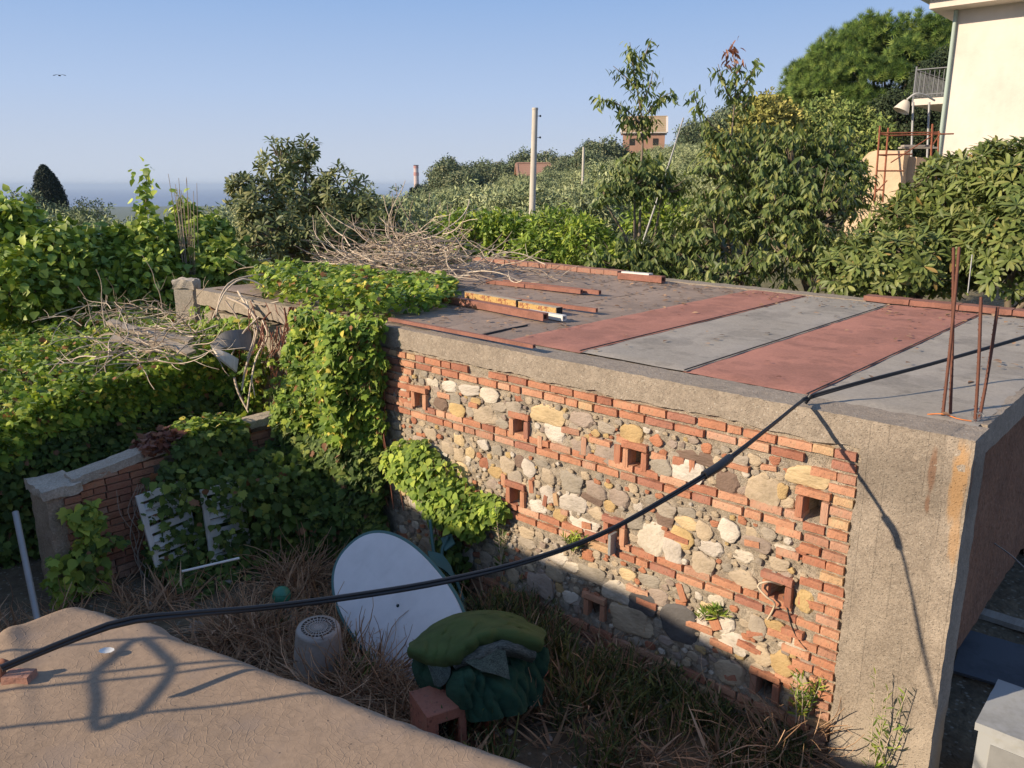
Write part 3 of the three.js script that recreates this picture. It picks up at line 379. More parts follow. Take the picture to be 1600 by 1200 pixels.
// ------------------------------------------------------------------ low brick garden wall
const GS = 7.34, GT = Math.atan2(.7408, .67172), gw = (t, y, out) => bw(GS - out, y, t);
const gtop = (t) => 1.40 + .03 * t - .10 * sm(-1.9, -2.7, t);
{
  const g = thing('garden_wall', 'low brick garden wall with a concrete cap and plastered end pier, half hidden by creeper', 'wall', bw(GS, 0, 0), GT);
  const r = rng(31), put2 = (m, x, y, z) => { m.position.set(x, y, z); return m; };
  const core = roughBox(2.8, 1.2, .16, .08, .012, 3); mesh('mortar_bed', metricUV(core.translate(-1.4, .59 - .02, -.11)), M.mortar, g);
  const bgs = [...Array(4)].map((_, i) => { const b = new THREE.BoxGeometry(1, 1, 1, 3, 2, 1), p = b.attributes.position; for (let k = 0; k < p.count; k++) p.setXYZ(k, p.getX(k), p.getY(k) + .07 * nz(p.getX(k) * 3, p.getY(k) * 3 + i * 7), p.getZ(k) + .07 * nz(p.getX(k) * 3, p.getY(k) * 3, i * 5)); b.computeVertexNormals(); const uv = b.attributes.uv; for (let k = 0; k < uv.count; k++) uv.setXY(k, uv.getX(k) * .5 + i * .23, uv.getY(k) * .15 + i * .31); return b; });
  const mats = [[.40, .185, .105], [.35, .16, .09], [.44, .23, .14], [.31, .14, .085], [.42, .25, .17]].map((c) => std({ map: T.brick, color: rgb(...c), ...bump(T.fine, 1, .006) }));
  let n = 0;
  for (let row = 0, y = .05; y < 1.26; y += .0765, row++) for (let x = -2.62; x < -.05;) { const w = (row % 2 && x < -2.6) || r() < .15 ? .115 : .225 + .025 * r(); const c = x + w / 2; x += w + .014; const shown = c < -1.75 || (y > .95 && c > -1.2); if (!shown || y > gtop(c) - .06) continue; const m = put2(mesh('brick', bgs[n++ % 4], mats[Math.floor(r() * 5)], g), c, y, -.05 + .012 * r()); m.scale.set(w, .062, .1); m.rotation.z = (r() - .5) * .03; m.rotation.y = (r() - .5) * .05; }
  const cap = roughBox(2.7, .09, .24, .06, .014, 9), p = cap.attributes.position; for (let i = 0; i < p.count; i++) p.setY(i, p.getY(i) + gtop(p.getX(i) - 1.33) - .0 + .025 * nz(p.getX(i) * 2.2, 8)); cap.computeVertexNormals();
  mesh('concrete_cap', metricUV(cap.translate(-1.33, -.035, -.11)), M.concretePale, g);
  // end pier: brick on the yard side, grey render on the outer faces
  mesh('pier', metricUV(roughBox(.30, 1.13, .46, .06, .016, 5).translate(-2.80, .565, -.19)), std({ map: rep(T.concrete, .9), color: rgb(1.3, 1.22, 1.12), ...bump(T.concreteH, 1, .02) }), g);
  mesh('pier_cap', metricUV(roughBox(.36, .10, .52, .04, .022, 15).translate(-2.80, 1.155, -.19)), M.concretePale, g);
  for (let y = .05, i = 0; y < 1.08; y += .0765, i++) { const m = put2(mesh('brick', bgs[i % 4], mats[i % 5], g), -2.73 + .01 * (i % 2), y, .03 + .008 * r()); m.scale.set(.15, .064, .09); m.rotation.z = (r() - .5) * .03; }
  const tp = thing('metal_pipe', 'grey metal pipe leaning against the garden wall pier', 'pipe'); mesh('pipe', tube([at(24, 800, 7.45), at(62, 985, 7.0)], .028, .028, 10), M.zinc, tp);
}
// two louvred white shutters against the wall
function shutter(label, pos, w, h, ry, rx, rz) {
  const t = thing('louvred_shutter', label, 'shutter', pos, ry, 'white louvred shutters leaning on the garden wall'); t.rotation.order = 'YXZ'; t.rotation.x = rx; t.rotation.z = rz;
  for (const x of [-w / 2, w / 2]) mesh('stile', boxAt(.055, h, .03, x, h / 2, 0), M.whitePaint, t);
  for (const y of [.04, h * .5, h - .04]) mesh('rail', boxAt(w - .05, .08, .028, 0, y, 0), M.whitePaint, t);
  const n = Math.round(h / .075), sl = new THREE.BoxGeometry(w - .05, .07, .009); for (let i = 1; i < n; i++) { const y = i * h / n; if (Math.abs(y - h / 2) < .05 || y < .09 || y > h - .09) continue; const m = mesh('slat', sl, M.whitePaint, t); m.position.set(0, y, 0); m.rotation.x = -.55; }
  return t;
}
shutter('broken white louvred shutter showing through the creeper, next to the bare bricks', gw(-1.86, .20, .36), .46, .80, GT, -.16, .08);
shutter('taller white louvred shutter standing by the dry grass, its slats crossed by a white rod', gw(-1.40, -.06, .66), .44, 1.0, GT + .06, -.2, -.06);
tag(mesh('white_rod', tube([at(284, 893, 6.95), at(374, 872, 7.15)], .011, .011, 7), M.whitePaint), 'thin white rod lying across the shutter slats', 'rod');

// ------------------------------------------------------------------ oval table on its edge
{
  const N = V(-.25, .62, .74).normalize(), U = V(0, 1, 0).cross(N).normalize(), W = N.clone().cross(U), e1 = U.clone().multiplyScalar(.807).addScaledVector(W, -.590), e2 = U.clone().multiplyScalar(.590).addScaledVector(W, .807);
  const t = thing('garden_table', 'white oval plastic table with green rim tipped up on its edge', 'table', V(-1.02, .43, -6.50)); t.quaternion.setFromRotationMatrix(new THREE.Matrix4().makeBasis(e1, e2, N));
  const oval = (a, b, n = 64, p = 2.35) => [...Array(n)].map((_, i) => { const q = i / n * 2 * Math.PI, c = Math.cos(q), s = Math.sin(q); return new THREE.Vector2(a * Math.sign(c) * Math.pow(Math.abs(c), 2 / p), b * Math.sign(s) * Math.pow(Math.abs(s), 2 / p)); });
  const shp = new THREE.Shape(oval(.775, .455)); shp.holes.push(new THREE.Path(oval(.022, .022, 16, 2)));
  mesh('tabletop', new THREE.ExtrudeGeometry(shp, { depth: .02, bevelEnabled: true, bevelSize: .006, bevelThickness: .006, bevelSegments: 2 }), std({ color: rgb(.70, .71, .74), map: rep(T.plaster, .8), roughness: .45 }), t);
  const rim = new THREE.Shape(oval(.805, .485)); rim.holes.push(new THREE.Path(oval(.772, .452)));
  const green = std({ color: rgb(.045, .13, .125), roughness: .5 });
  mesh('rim', new THREE.ExtrudeGeometry(rim, { depth: .03, bevelEnabled: true, bevelSize: .004, bevelThickness: .004, bevelSegments: 1 }).translate(0, 0, -.018), green, t);
  mesh('underside', new THREE.ExtrudeGeometry(new THREE.Shape(oval(.76, .44)), { depth: .012, bevelEnabled: false }).translate(0, 0, -.03), green, t);
  mesh('socket', new THREE.CylinderGeometry(.024, .024, .05, 16, 1, true).rotateX(Math.PI / 2).translate(0, 0, -.01), M.dark, t);
  for (const [x, y, dx, dy] of [[.5, .26, .05, .16], [.5, -.26, .05, -.1], [-.5, .26, -.05, .1], [-.5, -.26, -.05, -.1]]) mesh('leg', tube([V(x, y, -.02), V(x + dx * .6, y + dy * .6, -.3), V(x + dx, y + dy, -.66)], .035, .022, 8), green, t);
  for (const x of [.5, -.5]) mesh('stretcher', tube([V(x, -.26, -.12), V(x, .26, -.12)], .02, .02, 6), green, t);
}
{ // folded green plastic chair standing behind the table
  const c = thing('folding_chair', 'dark green folding chair propped behind the white table', 'chair');
  const green = std({ color: rgb(.05, .135, .135), roughness: .5 });
  mesh('frame', tube(pr([[672, 812, 8.0], [676, 850, 7.95], [682, 885, 7.9], [700, 925, 7.8]]), .017, .017, 8), green, c);
  mesh('frame', tube(pr([[700, 838, 8.05], [690, 865, 8.0], [712, 905, 7.9], [728, 950, 7.7]]), .017, .017, 8), green, c);
  mesh('seat', patch([pr([[668, 862, 7.9], [690, 868, 7.9], [704, 886, 7.85]]), pr([[672, 882, 7.8], [694, 892, 7.8], [712, 912, 7.75]])], 8, 4, .02), green, c);
  mesh('backrest', patch([pr([[690, 842, 8.1], [706, 835, 8.1]]), pr([[696, 862, 8.0], [712, 850, 8.0]])], 6, 4, .018), green, c);
}
{ // upturned white basket with a slotted base
  const b = thing('plastic_basket', 'upturned white plastic basket with slotted base among the dry stems', 'basket', at(493, 968, 6.75).setY(.0)); b.rotation.set(.10, .4, -.06);
  const wp = std({ color: rgb(.33, .30, .27), roughness: .6, map: rep(T.stone, 2) }), top = .50;
  const pts = [[.225, 0], [.232, .012], [.222, .02], [.2, .3], [.185, top - .03], [.172, top], [.14, top + .004]].map((q) => new THREE.Vector2(...q));
  mesh('side', new THREE.LatheGeometry(pts, 32), wp, b);
  for (const rr of [.035, .075, .11]) mesh('ring', new THREE.TorusGeometry(rr, .007, 5, 28).rotateX(Math.PI / 2).translate(0, top, 0), wp, b);
  const rib = new THREE.BoxGeometry(.115, .008, .008).translate(.088, top, 0); for (let i = 0; i < 26; i++) mesh('rib', rib, wp, b).rotation.y = i / 26 * 2 * Math.PI;
  mesh('hub', new THREE.CylinderGeometry(.034, .034, .008, 16).translate(0, top, 0), wp, b);
}
{ const g = thing('plastic_ball', 'dark green plastic ball among the ivy beside the basket', 'ball', at(440, 930, 7.4)); mesh('ball', new THREE.SphereGeometry(.085, 20, 14), std({ color: rgb(.03, .17, .11), roughness: .4 }), g); mesh('seam', new THREE.TorusGeometry(.0855, .002, 4, 32).rotateX(1.2), std({ color: rgb(.02, .1, .07) }), g); }
// ------------------------------------------------------------------ heap of green carpet on a hollow block
{
  const olive = std({ map: rep(T.carpet, 2.2), color: rgb(.085, .135, .036), ...bump(T.carpet, 3, .006), roughness: 1 }), deep = std({ map: rep(T.carpet, 2.2), color: rgb(.022, .08, .045), ...bump(T.carpet, 3, .006), roughness: 1 }), grey = std({ map: rep(T.fine, 2), color: rgb(.20, .22, .19), roughness: .9 });
  const c = thing('green_carpet', 'crumpled green artificial turf carpet heaped on a hollow brick', 'carpet');
  mesh('top_fold', patch([pr([[646, 1004, 6.45], [690, 972, 6.6], [742, 958, 6.7], [800, 962, 6.7], [846, 984, 6.6]]), pr([[642, 1010, 6.25], [690, 984, 6.3], [745, 970, 6.3], [800, 976, 6.3], [852, 996, 6.3]]), pr([[638, 1016, 6.08], [676, 1026, 5.98], [716, 1018, 5.9], [762, 992, 5.94], [848, 1004, 6.05]]), pr([[640, 1022, 6.1], [674, 1037, 6.02], [714, 1033, 5.95], [762, 1006, 6.0], [842, 1014, 6.1]]), pr([[652, 1024, 6.25], [684, 1036, 6.2], [720, 1028, 6.12], [766, 1008, 6.15], [836, 1014, 6.25]])], 48, 40, .022, .05, 6.5, 33), olive, c);
  mesh('under_fold', patch([pr([[704, 1030, 6.0], [740, 1014, 5.98], [790, 1000, 6.0], [836, 1010, 6.1]]), pr([[706, 1040, 5.95], [744, 1026, 5.93], [792, 1012, 5.96], [838, 1024, 6.05]]), pr([[712, 1044, 6.05], [746, 1034, 6.0], [790, 1022, 6.05], [834, 1032, 6.15]])], 22, 12, .02, .025, 7, 24), grey, c);
  mesh('flap', patch([pr([[726, 1034, 5.92], [756, 1020, 5.94], [788, 1006, 5.96]]), pr([[738, 1042, 5.88], [764, 1036, 5.9], [792, 1032, 5.93]]), pr([[752, 1050, 5.85], [772, 1054, 5.86], [796, 1062, 5.88]])], 10, 8, .012, .004), std({ map: rep(T.fine, 2), color: rgb(.155, .195, .15), roughness: .9 }), c);
  mesh('flap', patch([pr([[664, 1026, 6.02], [684, 1032, 5.98], [704, 1040, 5.95]]), pr([[672, 1046, 5.98], [688, 1052, 5.94], [704, 1054, 5.92]]), pr([[680, 1070, 5.96], [690, 1072, 5.93], [698, 1066, 5.92]])], 10, 8, .014, .006), std({ map: rep(T.fine, 2), color: rgb(.14, .19, .17), roughness: .9 }), c);
  const drape = (rows, seed) => mesh('drape', patch(rows.map(pr), 34, 26, .018, .075, 7, seed + 30), deep, c);
  drape([[[650, 1024, 6.2], [672, 1036, 6.1], [690, 1042, 6.05]], [[652, 1050, 6.15], [670, 1058, 6.05], [690, 1062, 6.0]], [[658, 1072, 6.15], [672, 1078, 6.08], [688, 1080, 6.05]]], 1);
  drape([[[696, 1040, 6.05], [730, 1036, 6.02], [770, 1030, 6.05], [820, 1020, 6.2]], [[702, 1066, 5.98], [736, 1066, 5.88], [778, 1062, 5.92], [828, 1050, 6.12]], [[704, 1090, 5.95], [738, 1098, 5.8], [780, 1092, 5.85], [826, 1084, 6.06]], [[716, 1112, 5.95], [744, 1128, 5.8], [784, 1122, 5.82], [818, 1112, 6.0]]], 3);
  drape([[[712, 1052, 5.9], [734, 1048, 5.82], [752, 1056, 5.85]], [[706, 1078, 5.85], [726, 1080, 5.74], [752, 1076, 5.8]], [[710, 1100, 5.86], [730, 1108, 5.76], [748, 1100, 5.82]]], 7);
  drape([[[790, 1010, 6.2], [824, 1004, 6.3], [850, 1016, 6.4]], [[796, 1060, 6.1], [830, 1056, 6.2], [850, 1060, 6.3]], [[800, 1110, 6.05], [828, 1104, 6.15], [846, 1100, 6.25]]], 11);
  const hb = (label, pos, ry, rz, sc, group) => { const s = new THREE.Shape([[-.24, 0], [.24, 0], [.24, .40], [-.24, .40]].map((q) => new THREE.Vector2(...q))); const hole = (x0, y0, x1, y1) => s.holes.push(new THREE.Path([[x0, y0], [x0, y1], [x1, y1], [x1, y0]].map((q) => new THREE.Vector2(...q)))); hole(-.17, .05, -.015, .33); hole(.03, .05, .19, .33);
    const o = thing('hollow_brick', label, 'hollow brick', pos, ry, group); o.rotation.z = rz; o.scale.setScalar(sc); mesh('shell', metricUV(new THREE.ExtrudeGeometry(s, { depth: .3, bevelEnabled: true, bevelSize: .006, bevelThickness: .006, bevelSegments: 1 })), std({ map: rep(T.brick, 1.2), color: rgb(.36, .135, .085), ...bump(T.fine, 2, .004) }), o); mesh('web', boxAt(.44, .36, .02, 0, .2, .12), M.dark, o); return o; };
  const b1 = hb('red hollow brick standing under the green carpet heap', onY(692, 1158, .0).add(V(0, .0, -.1)), .5, 0, 1.1);
  const rr = hb('broken orange hollow brick half buried in weeds behind the carpet', onY(846, 1068, .1).add(V(0, .05, 0)), -.5, .9, .5);
}
// ------------------------------------------------------------------ things left on the flat roof
function hollowTube(name, label, cat, a, b, w, h, mat, lift = 0, group) {
  const A = bw(a[0], 0, a[1]), B = bw(b[0], 0, b[1]), L = A.distanceTo(B), s = new THREE.Shape([[-w / 2, 0], [w / 2, 0], [w / 2, h], [-w / 2, h]].map((q) => new THREE.Vector2(...q))), k = Math.min(w, h) * .16;
  s.holes.push(new THREE.Path([[-w / 2 + k, k], [-w / 2 + k, h - k], [w / 2 - k, h - k], [w / 2 - k, k]].map((q) => new THREE.Vector2(...q))));
  const t = thing(name, label, cat, V(A.x, roofY(a[0]) + .03 + lift, A.z), Math.atan2(B.x - A.x, B.z - A.z), group);
  mesh('tube', metricUV(new THREE.ExtrudeGeometry(s, { depth: L, bevelEnabled: true, bevelSize: .003, bevelThickness: .003, bevelSegments: 1 }), 1), mat, t);
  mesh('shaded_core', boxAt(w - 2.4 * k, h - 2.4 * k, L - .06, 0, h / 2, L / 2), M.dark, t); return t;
}
{
  hollowTube('steel_tube', 'thick brown rusty square tube lying nearest to the creeper on the roof', 'steel tube', [6.5, 1.52], [4.42, 1.22], .075, .075, M.rustRed);
  hollowTube('steel_tube', 'thin rust orange tube lying along the front edge of the roof', 'steel tube', [5.7, .13], [3.56, .03], .035, .028, M.rustRed, .0);
  hollowTube('steel_tube', 'slim orange brown tube reaching furthest onto the roof behind the yellow foam beam', 'steel tube', [6.5, 2.1], [4.36, 2.06], .035, .04, M.rustRed);
  hollowTube('steel_tube', 'rusty tube of a pair with blackened end, near the tips of the brushwood', 'steel tube', [7.2, 3.2], [5.45, 3.2], .05, .05, M.rustRed);
  hollowTube('steel_tube', 'shorter rusty tube lying against the back of the one by the brushwood tips', 'steel tube', [7.0, 3.36], [5.22, 3.3], .05, .05, M.rustRed);
  hollowTube('steel_tube', 'short dark brown box tube at the rear edge of the roof under the leaves', 'steel tube', [6.15, 5.1], [5.35, 5.08], .11, .09, M.rustRed);
  hollowTube('steel_tube', 'short white tube end poking out in front of the brown tube', 'steel tube', [4.9, 1.48], [4.32, 1.42], .06, .055, M.whitePaint);
  const beam = (a, b, label) => { const A = bw(a[0], 0, a[1]), B = bw(b[0], 0, b[1]), L = A.distanceTo(B), t = thing('foam_beam', label, 'foam beam', V(A.x, roofY(a[0]) + .03, A.z), Math.atan2(B.x - A.x, B.z - A.z)); mesh('foam_core', metricUV(roughBox(.085, .07, L, .03, .007).translate(0, .036, L / 2)), std({ map: rep(T.foam, 3), ...bump(T.fine, 4, .01) }), t); mesh('facing', boxAt(.09, .008, L, 0, .077, L / 2), M.barkPale, t); mesh('facing', boxAt(.1, .01, L, 0, .0, L / 2), M.rustRed, t); mesh('end_face', boxAt(.09, .08, .012, 0, .038, L), M.dark, t); };
  beam([6.35, 1.95], [5.32, 1.80], 'long yellow foam cored beam with pale facing, the end nearer the brushwood'); beam([5.29, 1.80], [4.62, 1.70], 'short yellow foam cored beam with dark end, next to the white tube');
  const t = thing('white_board', 'short white board lying on the box tube at the rear roof edge', 'board', bw(5.85, roofY(5.8) + .125, 5.12), TURN); mesh('board', roughBox(.5, .045, .12, .08, .004), M.whitePaint, t);
}
// ------------------------------------------------------------------ dry branches
const stick = [...Array(12)].map((_, i) => { const r = rng(100 + i), p = [V(0, 0, 0)]; let d = V(1, 0, 0); for (let k = 1; k <= 6; k++) { d.add(V((r() - .5) * .4, (r() - .5) * .82, (r() - .5) * .82)).normalize(); p.push(p[k - 1].clone().addScaledVector(d, 1 / 6)); } const g = [tube(p, .0115, .005, 5, true, 14)]; for (let k = 0; k < 2; k++) { const a = 2 + Math.floor(r() * 3), q = p[a], e = V(.6 + r() * .5, (r() - .5) * 1.4, (r() - .5) * 1.4).multiplyScalar(.2 + .15 * r()); g.push(tube([q.clone(), q.clone().addScaledVector(e, .5).add(V(0, .02, .01)), q.clone().add(e)], .006, .0025, 4, true, 4)); } return merge(g); });
function sticks(root, n, place, seed) { const r = rng(seed); for (let i = 0; i < n; i++) { const q = place(r, i), m = mesh('branch', stick[Math.floor(r() * 12)], M.twig[q.m ?? Math.floor(r() * 4)], root); m.position.copy(q.p).sub(root.position); m.rotation.set(r() * 6.28, q.a, q.b ?? 0, 'YZX'); m.rotation.order = 'YZX'; m.rotation.set(r() * 6.28, q.a, q.b ?? 0); const L = q.L; m.scale.set(L, Math.max(.75, L * .75) * (q.k ?? 1), Math.max(.75, L * .75) * (q.k ?? 1)); } }
{
  const c = bw(9.0, roofY(9), 3.5), pile = thing('brushwood_pile', 'heap of dry grey branches on the far corner of the flat roof', 'brushwood', c);
  sticks(pile, 285, (r, i) => { const far = i % 5 === 0, u = (r() + r()) - 1, v = (r() + r()) - 1, s = 9.0 - u * (far ? 3.0 : 1.7), t = 3.3 + v * (far ? 1.1 : 1.3), hgt = .62 * Math.exp(-u * u * 1.6 - v * v * 1.2) * r(); const up = i % 13 === 1; return { p: bw(s, roofY(s) + .05 + hgt + (up ? .15 : 0), t), a: TURN + (r() - .5) * 2.6 + (r() < .5 ? Math.PI : 0), b: up ? .35 + .6 * r() : (r() - .45) * .3, L: .45 + r() * 1.0, k: 1 }; }, 7);
  const c2 = onY(225, 520, 2.25), p2 = thing('brushwood_pile', 'tangle of bleached branches lying on the creeper mass at left', 'brushwood', c2);
  sticks(p2, 130, (r, i) => { const px = 110 + 230 * (r() + r()) / 2, py = 470 + 95 * r(), p = onY(px, py, 2.22 + .22 * r()); const up = i % 11 === 2; return { p, a: (r() - .5) * 6.28, b: up ? .4 + .9 * r() : (r() - .42) * .35, L: .4 + r() * .65, k: .85 }; }, 8);
  const r = rng(9); for (const [px, py, L, w, a] of [[205, 512, .7, .12, .35], [245, 522, .9, .14, .2], [270, 540, .6, .13, .5], [228, 536, .8, .1, .1]]) { const m = mesh('bark_slab', metricUV(roughBox(L, .035, w, .05, .014, px)), M.barkPale, p2); m.position.copy(onY(px, py, 2.36)).sub(c2); m.rotation.set(.15, -a, -.12); }
  const c3 = at(395, 470, 10.0), p3 = thing('dry_vine_tangle', 'dry pale vine stems hanging from the left roof corner down to the wall cap', 'dry vine', c3);
  const line = (pts, w, m) => mesh('stem', tube(pr(pts).map((q) => q.sub(c3)), w, w * .6, 5), m ?? M.twig[Math.floor(r() * 3)], p3);
  line([[460, 432, 11.2], [400, 430, 10.6], [362, 440, 10.4], [345, 462, 10.2], [338, 492, 10.1]], .018); line([[420, 450, 10.4], [380, 436, 10.3], [355, 452, 10.2], [332, 498, 10.1]], .014); line([[355, 465, 10.1], [385, 480, 10.0], [402, 505, 9.9], [396, 540, 9.8], [384, 575, 9.7], [378, 610, 9.6]], .02); line([[372, 455, 10.2], [392, 490, 10], [412, 530, 9.8], [400, 560, 9.7], [392, 600, 9.6], [386, 640, 9.5]], .016); line([[405, 495, 9.9], [380, 520, 9.8], [362, 555, 9.7]], .014); line([[410, 500, 9.9], [418, 525, 9.8], [404, 552, 9.7], [394, 585, 9.65], [398, 618, 9.6]], .012); line([[366, 590, 9.6], [372, 612, 9.55], [388, 644, 9.5]], .016); line([[385, 470, 10.1], [398, 520, 9.8], [386, 560, 9.7]], .012, M.twig[2]); line([[440, 470, 10], [405, 476, 10], [372, 462, 10]], .012); line([[432, 480, 10], [412, 500, 9.9], [408, 540, 9.8]], .01, M.redTwig); line([[340, 508, 10], [300, 520, 9.9], [250, 505, 9.9]], .012); line([[352, 470, 10.1], [372, 500, 10], [378, 540, 9.9]], .012);
  for (let i = 0; i < 34; i++) { const x = 385 + 90 * r(), y = 470 + 60 * r(); line([[x, y, 9.75], [x + 14 * (r() - .5), y + 16, 9.65], [x + 34 * (r() - .5), y + 34 * r() + 12, 9.7]], .006, M.redTwig); }
  const bd = thing('weathered_board', 'curled weathered grey board sticking out of the creeper beside the dry vine', 'board'); mesh('upper_face', patch([pr([[330, 541, 9.6], [350, 521, 9.7], [390, 515, 9.9]]), pr([[334, 552, 9.5], [356, 545, 9.6], [394, 550, 9.8]])], 12, 5, .03, .006), std({ map: rep(T.wood, 1, 2), color: rgb(.21, .2, .19) }), bd); mesh('lower_face', patch([pr([[332, 546, 9.48], [352, 552, 9.5], [372, 562, 9.55]]), pr([[340, 560, 9.4], [352, 570, 9.42], [368, 582, 9.5]])], 10, 4, .03, .006), std({ map: rep(T.wood, 2, 2), color: rgb(.62, .57, .5) }), bd);
  const cp = thing('concrete_post', 'stubby grey concrete post standing in the foliage behind the branch tangle', 'post', at(297, 512, 11.6).setY(0)); mesh('post', metricUV(roughBox(.26, 2.72, .24, .1, .012).translate(0, 1.36, 0)), M.concretePale, cp); mesh('broken_top', metricUV(roughBox(.3, .12, .27, .04, .03, 5).translate(0, 2.74, 0)), M.concretePale, cp);
}
// ------------------------------------------------------------------ things in the shaded passage on the right
{
  const a = at(1536, 1112, 5.35), c = thing('white_cabinet', 'white metal cabinet with chipped top edge in the shaded passage', 'cabinet', V(a.x + .42, 0, a.z + .22), TURN); const h = a.y;
  mesh('body', metricUV(roughBox(.9, h - .06, .6, .2, .003).translate(0, (h - .06) / 2, -.05)), M.dullPaint, c); mesh('lid', metricUV(roughBox(.94, .055, .64, .06, .004).translate(0, h - .03, -.05)), M.dullPaint, c); mesh('door_line', boxAt(.8, h - .16, .008, .03, (h - .1) / 2, .254), M.zinc, c);
  const p = thing('grey_board', 'grey board lying tilted behind the white cabinet', 'board', onY(1580, 1040, .14), TURN + .1); p.rotation.order = 'YXZ'; p.rotation.x = .35; mesh('board', roughBox(.8, .03, .5, .1, .006), std({ color: rgb(.10, .11, .13), map: rep(T.stone, 1) }), p);
  const q = thing('timber_plank', 'pale plank lying across the passage beyond the grey board', 'plank', onY(1588, 975, .03), TURN); mesh('plank', metricUV(roughBox(.7, .05, .16, .1, .006)), M.greyWood, q);
  tag(mesh('iron_wire', tube(pr([[1552, 848, 6.5], [1580, 868, 6.35], [1604, 890, 6.2], [1640, 915, 6.05]]), .006, .006, 5), M.metal), 'stiff wire slanting out of the shaded side wall', 'wire');
  const rp = thing('rope_loop', 'pale rope end looped out of a vent in the brick wall', 'rope'), o = (s, y, k) => bw(s, roofY(s) + y, -k); mesh('rope', tube([o(1.13, -1.40, -.05), o(1.20, -1.36, .05), o(1.26, -1.40, .08), o(1.18, -1.46, .09), o(1.13, -1.50, .06), o(1.15, -1.58, .03), o(1.19, -1.68, .02)], .008, .008, 7), std({ color: rgb(.55, .45, .32) }), rp);
  const cb = tag(mesh('black_wire', tube([o(1.10, -1.47, -.02), o(1.04, -1.55, .02), o(1.0, -1.66, .02), o(.95, -1.74, .015), o(.88, -1.8, .012)], .006, .006, 6), M.cable), 'short black wire hanging from the rope vent over the bricks', 'wire');
}

// ------------------------------------------------------------------ leaves
function blade(profile, curl = .12, fold = .12) { // profile: [[y, halfwidth], ...]; leaf from the origin along +y, upper side +z
  const pos = [], idx = [], n = profile.length, q = (x, y) => { pos.push(x, y, -curl * y * y + fold * Math.abs(x)); };
  profile.forEach(([y, w]) => { q(-w, y); q(0, y); q(w, y); });
  for (let i = 0; i < n - 1; i++) { const a = i * 3; for (const k of [0, 1]) { if (profile[i][1] > 0) idx.push(a + k, a + k + 1, a + k + 3); if (profile[i + 1][1] > 0 || k === 0 || 1) idx.push(a + k + 1, a + k + 4, a + k + 3); } }
  const g = new THREE.BufferGeometry(); g.setAttribute('position', new THREE.Float32BufferAttribute(pos, 3)); g.setIndex(idx); g.computeVertexNormals(); return g;
}
function lobed() { // five-pointed creeper / grape leaf
  const o = [[0, 0], [.2, -.1], [.42, .02], [.36, .16], [.56, .38], [.34, .44], [.36, .66], [.17, .62], [0, .98], [-.17, .62], [-.36, .66], [-.34, .44], [-.56, .38], [-.36, .16], [-.42, .02], [-.2, -.1]], pos = [0, .36, .04], idx = [];
  o.forEach(([x, y]) => pos.push(x, y, -.12 * (x * x * 2 + y * y) + .05)); for (let i = 1; i <= o.length; i++) idx.push(0, i, i % o.length + 1);
  const g = new THREE.BufferGeometry(); g.setAttribute('position', new THREE.Float32BufferAttribute(pos, 3)); g.setIndex(idx); g.computeVertexNormals(); return g;
}
const LEAF = {
  loquat: blade([[0, .01], [.18, .07], [.45, .13], [.7, .145], [.88, .09], [1, 0]], .22, .25), cherry: blade([[0, .01], [.2, .12], [.5, .165], [.8, .09], [1, 0]], .3, .3),
  oval: blade([[0, .02], [.22, .2], [.5, .27], [.8, .16], [1, 0]], .15, .2), heart: blade([[-.08, .2], [.08, .38], [.35, .43], [.68, .25], [1, 0]], .2, .15), slim: blade([[0, .01], [.35, .085], [.7, .075], [1, 0]], .15, .1), lobed: lobed(),
};
{ // small sprays for trees too far to show single leaves, and pine tufts
  const spray = (n, leaf, seed, sc, flat) => { const r = rng(seed), l = []; for (let i = 0; i < n; i++) { const g = leaf.clone().scale(sc, sc, sc), m = new THREE.Matrix4(), e = new THREE.Euler(r() * 6.28, r() * 6.28, r() * 6.28); m.makeRotationFromEuler(e); m.setPosition((r() - .5) * .8, (r() - .5) * .8 * flat, (r() - .5) * .8); l.push(g.applyMatrix4(m)); } return merge(l); };
  LEAF.spray = spray(26, blade([[0, .05], [.5, .26], [1, 0]], .1, .1), 3, .25, 1); LEAF.olive = spray(34, blade([[0, .03], [.5, .14], [1, 0]], .1, .1), 4, .27, .9);
  const t = []; for (let i = 0; i < 16; i++) { const a = i * 2.4, e = .25 + .9 * (i / 16); t.push(new THREE.ConeGeometry(.055, 1, 3, 1, true).translate(0, .5, 0).rotateX(e).rotateY(a)); } LEAF.tuft = merge(t);
}
const leafMat = (rough = .62, tr = .4) => new THREE.MeshPhysicalMaterial({ color: 0xffffff, roughness: rough, transmission: tr, thickness: 0, side: THREE.DoubleSide, specularIntensity: .6 });
const LM = { gloss: leafMat(.5, .38), soft: leafMat(.75, .45), far: std({ color: 0xffffff, roughness: .9 }) };
const tinted = new Map(); // materials of leaves that are parts of their own
function leafPart(c, gloss) { const k = c.map((x) => Math.round(x * 40)).join() + gloss; if (!tinted.has(k)) { const m = LM[gloss].clone(); m.color.setRGB(...c); tinted.set(k, m); } return tinted.get(k); }
